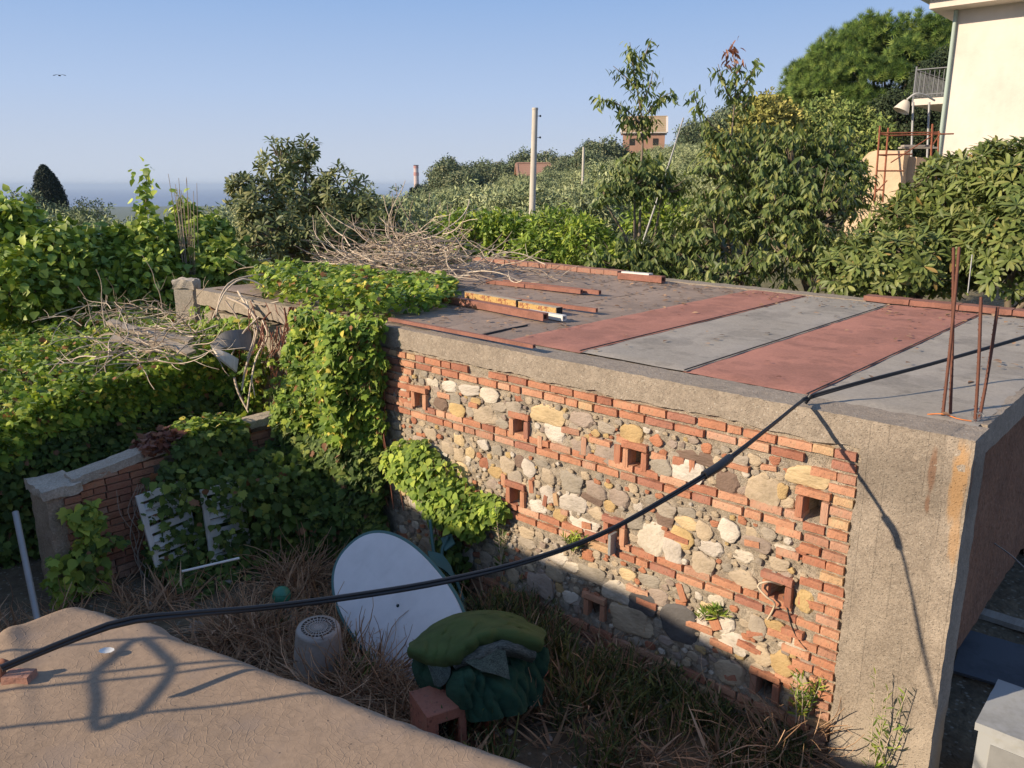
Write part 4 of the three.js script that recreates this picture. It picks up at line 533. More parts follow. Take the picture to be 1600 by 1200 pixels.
class Foliage {
  constructor(geo, mat = 'soft') { this.geo = geo; this.mat = mat; this.l = []; }
  add(p, dir, nrm, size, c) { this.l.push({ p, dir, nrm, size, c }); }
  build(name, parent, singles = 0, singleName = 'leaf') {
    const y = V(), z = V(), x = V(), m = new THREE.Matrix4(), o = parent.position, eye = V(0, H, 0), sc = V();
    const mat4 = (q) => { y.copy(q.dir).normalize(); z.copy(q.nrm).addScaledVector(y, -q.nrm.dot(y)); if (z.lengthSq() < 1e-6) z.set(y.y, y.z, y.x).addScaledVector(y, -(y.y * y.x + y.z * y.y + y.x * y.z)); z.normalize(); x.copy(y).cross(z); m.makeBasis(x, y, z); m.scale(sc.setScalar(q.size)); m.setPosition(q.p.x - o.x, q.p.y - o.y, q.p.z - o.z); return m; };
    let rest = this.l;
    if (singles) { // the leaves that show largest are parts of their own
      for (const q of rest) q.k = q.front === false ? 0 : q.size / q.p.distanceTo(eye) * (q.vis ?? 1); rest = [...rest].sort((a, b) => b.k - a.k);
      for (const q of rest.splice(0, singles)) { const l = mesh(singleName, this.geo, leafPart(q.c, this.mat), parent); mat4(q).decompose(l.position, l.quaternion, l.scale); }
    }
    if (!rest.length) return;
    const im = shade(new THREE.InstancedMesh(this.geo, LM[this.mat], rest.length)), c = new THREE.Color(); im.name = name; im.userData.kind = 'stuff';
    rest.forEach((q, i) => { im.setMatrixAt(i, mat4(q)); im.setColorAt(i, c.setRGB(...q.c)); }); parent.add(im); return im;
  }
}
const pick = (pal, r) => { let t = r(), i = 0; while (i < pal.length - 1 && t > pal[i][0]) { t -= pal[i][0]; i++; } const k = 1.1 + .75 * r(), c = pal[i]; return [c[1] * k * 1.14, c[2] * k, c[3] * k]; };
const PAL = {
  loquat: [[.42, .08, .125, .032], [.36, .12, .17, .045], [.20, .165, .205, .062], [.02, .24, .19, .065]],
  loquatDark: [[0.5, 0.074, 0.108, 0.038], [0.3, 0.115, 0.155, 0.054], [0.2, 0.203, 0.230, 0.095]],
  cherry: [[.42, .062, .105, .028], [.36, .10, .15, .038], [.22, .165, .21, .06]],
  bright: [[0.35, .096, .175, .025], [0.4, .166, .271, .035], [0.25, .280, .385, .052]],
  mulberry: [[0.36, 0.102, 0.186, 0.031], [0.4, 0.180, 0.276, 0.042], [0.24, 0.300, 0.396, 0.066]],
  creeper: [[0.27, 0.075, 0.156, 0.018], [0.38, 0.131, 0.231, 0.022], [0.27, 0.237, 0.338, 0.035], [0.05, 0.425, 0.413, 0.062], [0.03, 0.225, 0.112, 0.044]],
  ivy: [[.48, .05, .10, .02], [.37, .09, .155, .028], [.13, .16, .22, .04], [.02, .18, .10, .05]],
  olive: [[0.5, 0.132, 0.182, 0.088], [0.35, 0.182, 0.231, 0.116], [0.15, 0.242, 0.292, 0.154]],
  oliveDark: [[0.5, .061, .096, .052], [0.35, .096, .131, .070], [0.15, .149, .175, .096]],
  pine: [[0.4, 0.063, 0.121, 0.028], [0.42, 0.115, 0.196, 0.041], [0.18, 0.190, 0.276, 0.063]],
  yellow: [[.4, .125, .145, .035], [.4, .18, .195, .05], [.2, .25, .255, .075]],
  red: [[.5, .13, .055, .035], [.5, .17, .08, .04]],
};
const unit = (r) => { const z = r() * 2 - 1, a = r() * 6.283, k = Math.sqrt(1 - z * z); return V(k * Math.cos(a), z, k * Math.sin(a)); };
const styles = {
  rosette(f, p, d, r, o) { const n = o.per ?? 9, a0 = r() * 6.28, u = V().crossVectors(d, V(.3, 1, .2)).normalize(), w = V().crossVectors(d, u); for (let i = 0; i < n; i++) { const a = a0 + i * 2.4, e = .55 + .8 * i / n + .2 * r(), dir = d.clone().multiplyScalar(Math.cos(e)).addScaledVector(u, Math.sin(e) * Math.cos(a)).addScaledVector(w, Math.sin(e) * Math.sin(a)); dir.y -= .12; f.add(p.clone().addScaledVector(dir, .02), dir, d.clone().addScaledVector(dir, -.3).addScaledVector(V(0, 1, 0), .3), o.L * (.7 + .5 * r()), pick(o.pal, r)); } },
  droop(f, p, d, r, o) { const n = o.per ?? 8, len = o.twig ?? .4; const t = d.clone().setY(d.y * .5 + .05).normalize(); for (let i = 0; i < n; i++) { const q = p.clone().addScaledVector(t, len * (i / n - .5)); q.y -= .1 * (i / n) * (i / n) * len; const dir = V((r() - .5) * 1.5 + t.x * .6, -.85 + .5 * r(), (r() - .5) * 1.5 + t.z * .6); f.add(q, dir, V(t.x + (r() - .5) * 1.2, .5, t.z + (r() - .5) * 1.2), o.L * (.7 + .5 * r()), pick(o.pal, r)); } },
  loose(f, p, d, r, o) { const n = o.per ?? 8, s = o.spread ?? .16; for (let i = 0; i < n; i++) { const dir = unit(r).addScaledVector(d, .7); dir.y -= o.hang ?? .15; f.add(p.clone().add(unit(r).multiplyScalar(s * r())), dir, unit(r).add(V(0, .9, 0)).addScaledVector(d, .5), o.L * (.65 + .6 * r()), pick(o.pal, r)); } },
};
// blob of crown given where the photograph shows it: centre (px, py) at a depth, half sizes in pixels
const B = (px, py, depth, rx, ry, rz) => { const k = depth / 1250; return { c: at(px, py, depth), r: V(rx * k, ry * k, (rz ?? (rx + ry) / 2 * .9) * k) }; };
function plant(o) { // trunk, limbs, twigs and a crown of leaves
  const r = rng(o.seed), c0 = o.blobs.reduce((s, b) => s.add(b.c), V()).multiplyScalar(1 / o.blobs.length);
  const base = o.base ?? V(c0.x, 0, c0.z); base.y = o.y0 ?? terrain(base.x, base.z) - .05;
  const t = thing(o.name, o.label, o.category, base, 0, o.group), f = new Foliage(LEAF[o.leaf], o.mat ?? 'soft'), L = (v) => v.clone().sub(base);
  const low = Math.min(...o.blobs.map((b) => b.c.y - b.r.y)), fork = base.clone().lerp(c0, .12).setY(base.y + Math.max(.3, (low - base.y) * .8 + .25));
  const tr = o.trunk ?? .09;
  if (tr) mesh('trunk', tube([V(0, -.1, 0), L(fork).multiplyScalar(.5).add(V((r() - .5) * .15, 0, (r() - .5) * .15)), L(fork)], tr, tr * .7, 8), o.bark ?? M.bark, t);
  const area = o.blobs.map((b) => Math.pow(b.r.x * b.r.y * b.r.z, .667)), sum = area.reduce((a, b) => a + b), twigs = [];
  o.blobs.forEach((b, i) => { const hub = b.c.clone().add(V(0, -b.r.y * .35, 0)); if (tr) twigs.push(tube([L(fork), L(fork).lerp(L(hub), .5).add(V((r() - .5) * .3, .1, (r() - .5) * .3)), L(hub), L(b.c.clone().add(V((r() - .5) * .2, b.r.y * .5, 0)))], tr * .6, tr * .12, 6));
    const n = Math.round(o.tips * area[i] / sum);
    for (let k = 0; k < n; k++) { const d = unit(r), rad = o.fill ? Math.pow(r(), .4) : .62 + .4 * Math.pow(r(), .6), wob = 1 + .22 * nz(d.x * 2.2 + i * 5, d.y * 2.2, d.z * 2.2) + .12 * nz(d.x * 6, d.y * 6 + i, d.z * 6); if (d.y < -.55 && r() < .5) continue; if (o.gap && nz(d.x * 2.6 + i * 3.1, d.y * 2.6 + 2, d.z * 2.6) < o.gap) continue;
      const p = b.c.clone().add(d.clone().multiply(b.r).multiplyScalar(rad * wob)); if (o.keep && !o.keep(p)) continue; const out = d.clone().divide(b.r).normalize(); out.y += o.lift ?? .35; out.normalize();
      styles[o.style](f, p, out, r, o); if (tr && k % (o.twigEvery ?? 4) === 0) twigs.push(tube([L(hub.clone().lerp(p, .15 + .3 * r())), L(hub.clone().lerp(p, .65)).add(V(0, -.03, 0)), L(p)], Math.min(tr * .22, .018), .004, 4, false, 3)); } });
  (o.shoots ?? []).forEach((s) => { const P = s.p.map((q) => at(...q)), curve = new THREE.CatmullRomCurve3(P); twigs.push(tube(P.map(L), s.w ?? .02, .005, 6)); const n = s.n; for (let k = 0; k < n; k++) { const u = (s.u0 ?? .12) + (1 - (s.u0 ?? .12)) * (k + r() * .6) / n, p = curve.getPoint(Math.min(1, u)), T = curve.getTangent(Math.min(1, u)), d = unit(r).addScaledVector(T, .4); p.add(unit(r).multiplyScalar((s.wide ?? .12) * (1 - u * .6) * r())); styles[o.style](f, p, d.normalize(), r, { ...o, per: s.per ?? 5, pal: s.pal && u > (s.from ?? .7) ? s.pal : o.pal }); } });
  if (twigs.length) mesh('branches', merge(twigs), o.bark ?? M.bark, t, 'stuff');
  f.build('crown', t, o.singles ?? 0); return t;
}
// leaves that lie over a surface: place(r) -> {p, n, k} or null
function cover(F, n, place, o, seed) { const r = rng(seed), dn = V(0, -1, 0); for (let i = 0; i < n; i++) { const q = place(r, i); if (!q) continue; const f = Array.isArray(F) ? F[r() < .3 ? 1 : 0] : F; const nn = q.n.clone().addScaledVector(unit(r), o.jit ?? .6).normalize(), dir = dn.clone().addScaledVector(nn, -dn.dot(nn)); if (dir.lengthSq() < .05) dir.copy(unit(r)); dir.normalize().addScaledVector(unit(r), .7).addScaledVector(q.n, .25); f.add(q.p, dir, nn, (q.L ?? o.L) * (.42 + 1.05 * r() * (.6 + .4 * r())), pick(q.pal ?? o.pal, r)); if (q.vis !== undefined) f.l[f.l.length - 1].vis = q.vis; } }
const inside = (x, y, P) => { let c = false; for (let i = 0, j = P.length - 1; i < P.length; j = i++) if ((P[i][1] > y) !== (P[j][1] > y) && x < (P[j][0] - P[i][0]) * (y - P[i][1]) / (P[j][1] - P[i][1]) + P[i][0]) c = !c; return c; };

// ------------------------------------------------------------------ creepers
{ // over the roof corner and down the front wall
  const g = thing('virginia_creeper', 'yellow green creeper draped over the roof corner and down the front wall', 'creeper', bw(6.6, 0, 0));
  const f = new Foliage(LEAF.lobed, 'soft'), fh = new Foliage(LEAF.heart, 'soft'), nW = D2.clone().negate();
  const roof = [[5.75, .8], [6.05, 1.5], [6.7, 2.1], [7.2, 2.6], [8.2, 2.5], [9.4, 2.0], [9.75, 1.2], [9.6, .5], [8.3, .15], [7.3, -.1], [5.75, -.05]];
  cover([f, fh], 14000, (r) => { const s = 5.4 + 4.4 * r(), t = -.1 + 2.9 * r(); if (!inside(s, t, roof)) return; const k = fb(s * 1.7, t * 1.7, 4); if (k < -.32) return; const h = .03 + (.20 + .2 * cl(k + .3)) * Math.pow(r(), .7) * cl(1.2 - t * .2) * (t < .5 ? 1.35 : 1); return { p: bw(s, roofY(s) + h, t), n: V(0, 1, 0).addScaledVector(nW, .35) }; }, { L: .078, pal: PAL.creeper, jit: .8 }, 1);
  // front drape: half width and middle by height above the yard
  const edge = (y) => { const u = (ROOF - y) / ROOF; return [mix(5.62, 5.45, u) + .12 * nz(y * 3, 1) + (u > .35 ? .25 * (u - .35) : 0) - (u < .15 ? .12 : 0), mix(6.95, 7.5, cl(u * 2)) + .14 * nz(y * 3, 7)]; };
  cover([f, fh], 17000, (r) => { const y = ROOF + .15 - (ROOF + .1) * Math.pow(r(), 1.1), [a, b] = edge(y), s = mix(a, b, r()), k = fb(s * 1.9, y * 1.9, 8); if (k < -.55) return; const o = .06 + (.42 + .22 * k) * Math.pow(r(), .6) * Math.sqrt(cl(Math.min(s - a, b - s) / .3, .15, 1)) * mix(1, .8, cl((ROOF - y) / ROOF)); return { p: bw(s, y, -o), n: nW.clone().add(V(0, .4, 0)), pal: y < 1.35 ? PAL.ivy : PAL.creeper }; }, { L: .085, pal: PAL.creeper, jit: .7 }, 2);
  // looser part to the left, with red bare stems
  cover([f, fh], 4200, (r) => { const s = 7.2 + 2.3 * r(), y = ROOF - .1 - 1.25 * r(), k = fb(s * 2.2, y * 2.2, 12); if (k < .05 || (s < 7.9 && y > ROOF - .55)) return; return { p: bw(s, y, -.06 - .26 * r()), n: nW.clone().add(V(0, .4, 0)) }; }, { L: .08, pal: PAL.creeper, jit: .75 }, 3);
  const r = rng(4), st = []; for (let i = 0; i < 46; i++) { const s = 5.7 + 1.7 * r(); let y = ROOF + .1; const p = []; let q = s; for (let k = 0; k < 6; k++) { p.push(bw(q, y, -.05 - .12 * r())); y -= .35 + .1 * r(); q += (r() - .5) * .3; if (y < .1) break; } st.push(tube(p.map((v) => v.sub(g.position)), .009, .005, 5)); }
  for (let i = 0; i < 60; i++) { const s = 7.3 + 2.0 * r(), y = ROOF - .15 - .5 * r(); st.push(tube([bw(s, y, -.05), bw(s + .15 * (r() - .5), y - .2, -.14), bw(s + .3 * (r() - .5), y - .45, -.1)].map((v) => v.sub(g.position)), .006, .003, 4)); }
  mesh('stems', merge(st), M.redTwig, g, 'stuff'); f.build('foliage', g, 200); fh.build('foliage', g, 60);
}
{ // bush of creeper hanging on the sunny front wall
  const g = thing('hanging_creeper', 'bright green creeper clump growing out from the middle of the brick front wall', 'creeper', bw(4.7, 0, -.15)), f = new Foliage(LEAF.heart, 'soft'), nW = D2.clone().negate();
  const lobes = [[5.15, -1.42, .42, .28, .30], [4.72, -1.52, .46, .30, .36], [4.38, -1.68, .38, .30, .30], [4.62, -1.80, .32, .2, .24], [4.0, -1.58, .2, .13, .14], [4.98, -1.25, .2, .14, .2], [4.3, -1.86, .2, .14, .16]];
  cover(f, 3200, (r) => { const b = lobes[Math.floor(Math.pow(r(), 1.2) * lobes.length)], d = unit(r); if (d.z < -.2) d.z = -d.z; const k = .6 + .42 * r(); return { p: bw(b[0] + d.x * b[2] * k, ROOF + .05 + b[1] + d.y * b[3] * k, -.05 - Math.abs(d.z) * b[4] * k), n: nW.clone().multiplyScalar(.6 + d.z).addScaledVector(D1, d.x * .6).add(V(0, .5 + d.y * .4, 0)) }; }, { L: .072, pal: PAL.bright, jit: .7 }, 5);
  cover(f, 560, (r) => { const y = -2.0 - .95 * r(), s = 4.55 + .28 * (y + 2) + .32 * (r() - .5); return { p: bw(s, ROOF + y, -.04 - .24 * r()), n: nW.clone().add(V(0, .4, 0)), pal: PAL.ivy }; }, { L: .09, pal: PAL.ivy, jit: .6 }, 6);
  const r = rng(8), st = []; for (let i = 0; i < 22; i++) { const s = 4.2 + .9 * r(); st.push(tube([bw(4.6 + .2 * r(), .25, -.06), bw(mix(4.6, s, .5), .75, -.1), bw(s, 1.0 + .5 * r(), -.12 - .2 * r())].map((v) => v.sub(g.position)), .007, .003, 4)); } mesh('stems', merge(st), M.redTwig, g, 'stuff'); f.build('foliage', g, 260);
}
{ // creeper over the garden wall
  const g = thing('wall_creeper', 'dark green creeper covering the yard face of the garden wall', 'creeper', gw(-1.2, 0, .1)), f = new Foliage(LEAF.lobed, 'soft'), fh = new Foliage(LEAF.heart, 'soft'), n = D1.clone().negate();
  cover([f, fh], 9000, (r) => { const t = -2.75 + 2.75 * r(), y = 1.5 * r(), k = fb(t * 2.0, y * 2.0, 21); const top = gtop(t) + .12 * cl(1 - Math.abs(t + 1.35) / .7); if (y > top || (t > -.85 && y > gtop(t) - .42 + .3 * (t + .85) * 0)) return; const bare = (t < -1.85 && y > .62 + .25 * nz(t * 4, 3)) || (t < -2.1 && y < .5 && t > -2.62); if (bare) return; if (k < -.22) return; if (t > -2.2 && t < -1.15 && y < 1.12 && r() < .45) return; return { p: gw(t, y, .04 + (.2 + .1 * k) * r()), n: n.clone().add(V(0, .4, 0)) }; }, { L: .095, pal: PAL.ivy, jit: .65 }, 9);
  cover([f, fh], 1100, (r) => { const t = -1.95 + 1.15 * r(), q = r(); return { p: gw(t, gtop(t) - .02 + .20 * r() * cl(1.2 - Math.abs(t + 1.3)), .12 - .38 * q), n: V(0, 1, 0), pal: t < -1.55 ? PAL.red.concat(PAL.creeper) : PAL.creeper }; }, { L: .085, pal: PAL.creeper, jit: .7 }, 10);
  cover([f, fh], 420, (r) => { const t = -3.05 + .55 * r(), y = .05 + .95 * r(); if (t < -2.8 && y > .55) return; return { p: gw(t, y, .05 + .16 * r()), n: n.clone().add(V(0, .4, 0)) }; }, { L: .12, pal: PAL.mulberry, jit: .6 }, 11);
  cover([f, fh], 330, (r) => { const q = r() < .45, t = (q ? -2.2 : -1.66) + .52 * r(), y = q ? .2 + .8 * r() : .05 + 1.0 * r(); if (nz(t * 5, y * 5, 6) < .02) return; return { p: gw(t, y, (q ? .36 : .47) + .08 * r() - .16 * y), n: n.clone().add(V(0, .3, 0)) }; }, { L: .075, pal: PAL.ivy, jit: .7 }, 20);
  cover([f, fh], 2600, (r) => { const t = -2.1 + 1.9 * r(), o = .25 + .9 * r() * r(); return { p: gw(t, .03 + .22 * r() * (1.3 - o), o), n: V(0, 1, 0).addScaledVector(n, .4) }; }, { L: .085, pal: PAL.ivy, jit: .8 }, 19);
  cover([f, fh], 4200, (r) => { const s = 5.8 + 1.5 * r(), t = -.15 - 1.9 * Math.pow(r(), 1.4) * sm(5.6, 7.0, s), y = 1.15 * r() * sm(5.3, 6.6, s); return { p: bw(s, y + .02, t), n: V(.5, .5, .7) }; }, { L: .10, pal: PAL.ivy, jit: .7 }, 12);
  const r = rng(14), st = []; for (let i = 0; i < 60; i++) { const t = -2.2 + 2.1 * r(); let y = .0, q = t; const p = []; for (let k = 0; k < 5; k++) { p.push(gw(q, y, .06 + .12 * r())); y += .26; q += (r() - .5) * .25; } st.push(tube(p.map((v) => v.sub(g.position)), .008, .003, 4)); }
  for (let i = 0; i < 14; i++) { const b = bw(6.7 + .5 * r(), 0, -.35 - .4 * r()); st.push(tube([b, b.clone().add(V(.05, .5, 0)), b.clone().add(V(.12 * r(), .95 + .2 * r(), .05))].map((v) => v.sub(g.position)), .01, .006, 5)); }
  mesh('stems', merge(st), M.twig[1], g, 'stuff'); f.build('foliage', g, 180); fh.build('foliage', g, 60);
}
{ // great mass of creeper on the left, grown over a low shed
  const g = thing('creeper_mound', 'wide mound of yellow green creeper covering the ground left of the outbuilding', 'creeper', bw(10.5, 0, -2)), f = new Foliage(LEAF.lobed, 'soft'), fh = new Foliage(LEAF.heart, 'soft');
  const topY = (s, t) => 2.12 + .10 * (t + 1) + .16 * fb(s * .9, t * .9, 3) + .07 * nz(s * 3, t * 3, 5) - (t < -2.2 ? .22 * (-2.2 - t) : 0) - .1 * sm(9.4, 8.5, s);
  cover([f, fh], 30000, (r) => { const s = 8.5 + 5.4 * r(), t = -5.2 + 6.4 * r(); if (t > .1 && s < 9.9) return; const k = fb(s * 2.1, t * 2.1, 31); if (k < -.5) return; const y = topY(s, t) - .3 * Math.pow(r(), 2) + .1 * cl(k); return { p: bw(s, y, t), n: V(0, 1, 0).addScaledVector(D1, -.25) }; }, { L: .078, pal: PAL.creeper, jit: .85 }, 15);
  cover([f, fh], 15000, (r) => { const t = -5.2 + 5.3 * r(), u = Math.pow(r(), .75), s = 8.5 + .2 * fb(t * 1.6, u * 2.5, 6) + .18 * u * u, y = u * topY(8.55, t) ; return { p: bw(s + .25 * r(), y, t), n: D1.clone().negate().add(V(0, .5, 0)), pal: u > .72 ? PAL.creeper : PAL.ivy }; }, { L: .085, pal: PAL.ivy, jit: .7 }, 16);
  mesh('trellis_shed', metricUV(roughBox(4.8, 1.65, 5.6, .4, .02).rotateY(TURN)), M.tar, g).position.copy(bw(11.3, .82, -2.2).sub(g.position));
  f.build('foliage', g, 90); fh.build('foliage', g, 30);
}

// ------------------------------------------------------------------ trees and shrubs behind the roof
plant({ name: 'loquat_tree', label: 'broad loquat tree with pale rosettes right of the scaffold, behind the rear roof edge', category: 'tree', seed: 41, leaf: 'loquat', mat: 'gloss', style: 'rosette', per: 10, L: .165, pal: PAL.loquat, tips: 980, trunk: .1, singles: 130,
  blobs: [B(1400, 372, 12.3, 62, 54), B(1482, 308, 12.1, 58, 58), B(1440, 405, 11.6, 105, 58), B(1340, 418, 12.0, 55, 48), B(1530, 380, 11.4, 70, 80), B(1462, 262, 12.4, 20, 18), B(1430, 318, 12.3, 34, 30)] });
plant({ name: 'loquat_tree', label: 'loquat tree cut off by the right edge, below the white house wall', category: 'tree', seed: 42, leaf: 'loquat', mat: 'gloss', style: 'rosette', per: 10, L: .165, pal: PAL.loquat, tips: 860, trunk: .1, singles: 110,
  blobs: [B(1545, 268, 11.4, 48, 44), B(1600, 290, 11.0, 60, 70), B(1590, 390, 10.6, 70, 85), B(1680, 330, 10.8, 80, 90)] });
plant({ name: 'cherry_tree', label: 'cherry tree with one tall leafy shoot against the sky, left of the leaning pole', category: 'tree', seed: 43, leaf: 'cherry', mat: 'gloss', style: 'droop', per: 8, twig: .42, L: .155, pal: PAL.cherry, tips: 640, trunk: .08, singles: 140, lift: .15, gap: -.3,
  blobs: [B(990, 280, 15.6, 46, 34), B(945, 305, 15.4, 26, 22), B(1035, 290, 15.6, 40, 30), B(985, 410, 15.0, 90, 40), B(1050, 400, 14.8, 56, 46), B(1005, 252, 15.9, 30, 16)],
  shoots: [{ p: [[1002, 260, 15.6], [1004, 200, 15.6], [992, 120, 15.6], [984, 66, 15.6]], n: 40, wide: .16, w: .025, u0: .34 }, { p: [[1002, 195, 15.6], [970, 165, 15.5], [928, 152, 15.4]], n: 22, wide: .18 }, { p: [[1002, 190, 15.6], [1030, 155, 15.5], [1054, 142, 15.5]], n: 20, wide: .15 }, { p: [[996, 140, 15.6], [975, 118, 15.6], [958, 103, 15.6]], n: 10, wide: .1 }, { p: [[992, 110, 15.6], [1006, 90, 15.6], [1018, 60, 15.6]], n: 12, wide: .06 }, { p: [[1000, 165, 15.6], [1015, 135, 15.6], [1020, 110, 15.6]], n: 12, wide: .12 }, { p: [[1004, 215, 15.6], [985, 190, 15.5], [965, 178, 15.5]], n: 14, wide: .16 }, { p: [[1004, 215, 15.6], [1018, 190, 15.5], [1020, 175, 15.5]], n: 10, wide: .14 }] });
plant({ name: 'cherry_tree', label: 'cherry tree with a reddish tipped shoot standing right of the leaning pole', category: 'tree', seed: 44, leaf: 'cherry', mat: 'gloss', style: 'droop', per: 8, twig: .42, L: .155, pal: PAL.cherry, tips: 720, trunk: .08, singles: 110, lift: .15, gap: -.32,
  blobs: [B(1135, 265, 14.8, 50, 52), B(1180, 235, 15.0, 46, 40), B(1120, 350, 14.3, 55, 55), B(1180, 320, 14.5, 60, 60), B(1140, 420, 13.8, 75, 36), B(1230, 390, 13.6, 55, 52)],
  shoots: [{ p: [[1140, 240, 14.8], [1146, 180, 14.8], [1150, 120, 14.8], [1142, 68, 14.8]], n: 30, wide: .14, u0: .3, pal: PAL.red.concat(PAL.red), from: .78, w: .02 }, { p: [[1148, 160, 14.8], [1166, 130, 14.7], [1186, 90, 14.7]], n: 14, wide: .06 }, { p: [[1142, 225, 14.8], [1112, 195, 14.7], [1090, 165, 14.7], [1084, 138, 14.7]], n: 22, wide: .09 }, { p: [[1146, 160, 14.8], [1130, 130, 14.7], [1122, 100, 14.7]], n: 12, wide: .1 }, { p: [[1142, 210, 14.8], [1118, 215, 14.8], [1100, 200, 14.8]], n: 14, wide: .14 }, { p: [[1148, 180, 14.8], [1168, 160, 14.7], [1172, 140, 14.7]], n: 10, wide: .1 }] });
plant({ name: 'cherry_tree', label: 'dense dark cherry tree with drooping leaves in front of the pine', category: 'tree', seed: 45, leaf: 'cherry', mat: 'gloss', style: 'droop', per: 8, twig: .42, L: .155, pal: PAL.cherry, tips: 820, trunk: .09, singles: 100, lift: .15, gap: -.36,
  blobs: [B(1240, 255, 14.4, 58, 62), B(1295, 245, 14.6, 48, 52), B(1210, 320, 14.0, 50, 60), B(1275, 330, 13.8, 62, 66), B(1300, 400, 13.4, 48, 46), B(1335, 300, 14.4, 26, 44)] });
plant({ name: 'lemon_shrub', label: 'bright green rounded shrub behind the roof, left of the tall utility pole', category: 'shrub', seed: 46, leaf: 'oval', mat: 'gloss', style: 'loose', per: 9, L: .12, pal: PAL.mulberry, tips: 560, trunk: .05, singles: 60, blobs: [B(735, 372, 17.0, 52, 42), B(790, 375, 16.8, 44, 40), B(690, 385, 17.2, 34, 32)] });
plant({ name: 'peach_shrub', label: 'yellow green leafy shrub behind the roof, at the foot of the tall utility pole', category: 'shrub', seed: 47, leaf: 'cherry', mat: 'soft', style: 'loose', per: 9, L: .15, pal: PAL.bright, tips: 560, trunk: .05, singles: 60, spread: .2, blobs: [B(870, 368, 16.2, 50, 40), B(915, 385, 15.8, 44, 44), B(845, 400, 16.0, 46, 28), B(955, 412, 15.2, 36, 28)] });
plant({ name: 'peach_shrub', label: 'lime green peach shoots between the two cherry trees, behind the leaning pole', category: 'shrub', seed: 48, leaf: 'cherry', mat: 'soft', style: 'loose', per: 8, L: .15, pal: PAL.bright, tips: 240, trunk: .04, singles: 30, blobs: [B(1040, 330, 17.5, 40, 30), B(1010, 345, 17.3, 36, 26), B(1335, 290, 15.0, 14, 40)] });
plant({ name: 'medlar_tree', label: 'tall dark green medlar tree standing behind the left end of the roof', category: 'tree', seed: 49, leaf: 'loquat', mat: 'gloss', style: 'rosette', per: 9, L: .175, pal: PAL.loquatDark, tips: 1200, trunk: .1, singles: 140, gap: -.2,
  blobs: [B(440, 250, 16.8, 36, 32), B(480, 232, 16.9, 22, 18), B(400, 306, 16.6, 44, 32), B(468, 300, 17.0, 50, 40), B(535, 300, 16.8, 40, 36), B(425, 360, 16.2, 64, 52), B(500, 370, 16.4, 66, 54), B(575, 355, 16.8, 48, 52), B(600, 385, 16.4, 36, 36), B(378, 290, 16.6, 18, 14)] });
plant({ name: 'mulberry_bush', label: 'large leafed bush filling the left edge of the view above the creeper mound', category: 'shrub', seed: 50, leaf: 'heart', mat: 'gloss', style: 'loose', per: 8, L: .125, pal: PAL.mulberry, tips: 900, trunk: .06, singles: 110, hang: .5, spread: .24, blobs: [B(20, 372, 12.6, 60, 58), B(90, 412, 12.4, 58, 56), B(20, 450, 12.0, 80, 54), B(-40, 385, 12.6, 60, 74)] });
plant({ name: 'mulberry_bush', label: 'large leafed bush with one tall pointed shoot, left of the bundle of canes', category: 'shrub', seed: 51, leaf: 'heart', mat: 'gloss', style: 'loose', per: 8, L: .12, pal: PAL.mulberry, tips: 820, trunk: .06, singles: 100, hang: .5, spread: .24, blobs: [B(165, 408, 13.2, 48, 46), B(225, 392, 13.4, 40, 46), B(150, 450, 12.8, 70, 42), B(230, 440, 13.0, 56, 42)], shoots: [{ p: [[222, 380, 13.4], [228, 320, 13.4], [229, 264, 13.4]], n: 34, wide: .26, per: 4 }] });
plant({ name: 'mulberry_bush', label: 'narrow leafy bush just right of the bundle of dry canes', category: 'shrub', seed: 52, leaf: 'heart', mat: 'soft', style: 'loose', per: 8, L: .12, pal: PAL.mulberry, tips: 520, trunk: .05, singles: 60, hang: .5, spread: .2, blobs: [B(330, 385, 14.2, 34, 46), B(345, 420, 13.6, 40, 36), B(285, 350, 14.6, 18, 38), B(295, 405, 13.8, 34, 44)] });
{ const r = rng(60), b = at(297, 420, 13.4), g = thing('cane_bundle', 'upright bundle of thin dry grey canes among the left bushes', 'canes', V(b.x, terrain(b.x, b.z), b.z)); for (let i = 0; i < 15; i++) { const x = (r() - .5) * .22, z = (r() - .5) * .22, h = b.y - g.position.y + 1.1 + .45 * r(); mesh('cane', tube([V(x * .5, 0, z * .5), V(x, h * .6, z), V(x * 1.7 + (r() - .5) * .2, h, z * 1.7)], .011, .004, 5), M.twig[1 + 2 * (i % 2)], g); } }
// tall stems rising behind the brushwood
{ const g = thing('dry_stalks', 'few tall thin grey stalks rising behind the right side of the brushwood', 'stalks', V(at(690, 400, 17.5).x, 0, at(690, 400, 17.5).z)); [[660, 410, 640, 330], [691, 410, 688, 318], [704, 410, 699, 320], [655, 400, 672, 300]].forEach(([a, b, c, d]) => mesh('stalk', tube([at(a, b, 17.4), at((a + c) / 2 + 2, (b + d) / 2, 17.5), at(c, d, 17.5)].map((v) => v.sub(g.position)), .012, .005, 5), M.twig[1], g)); }

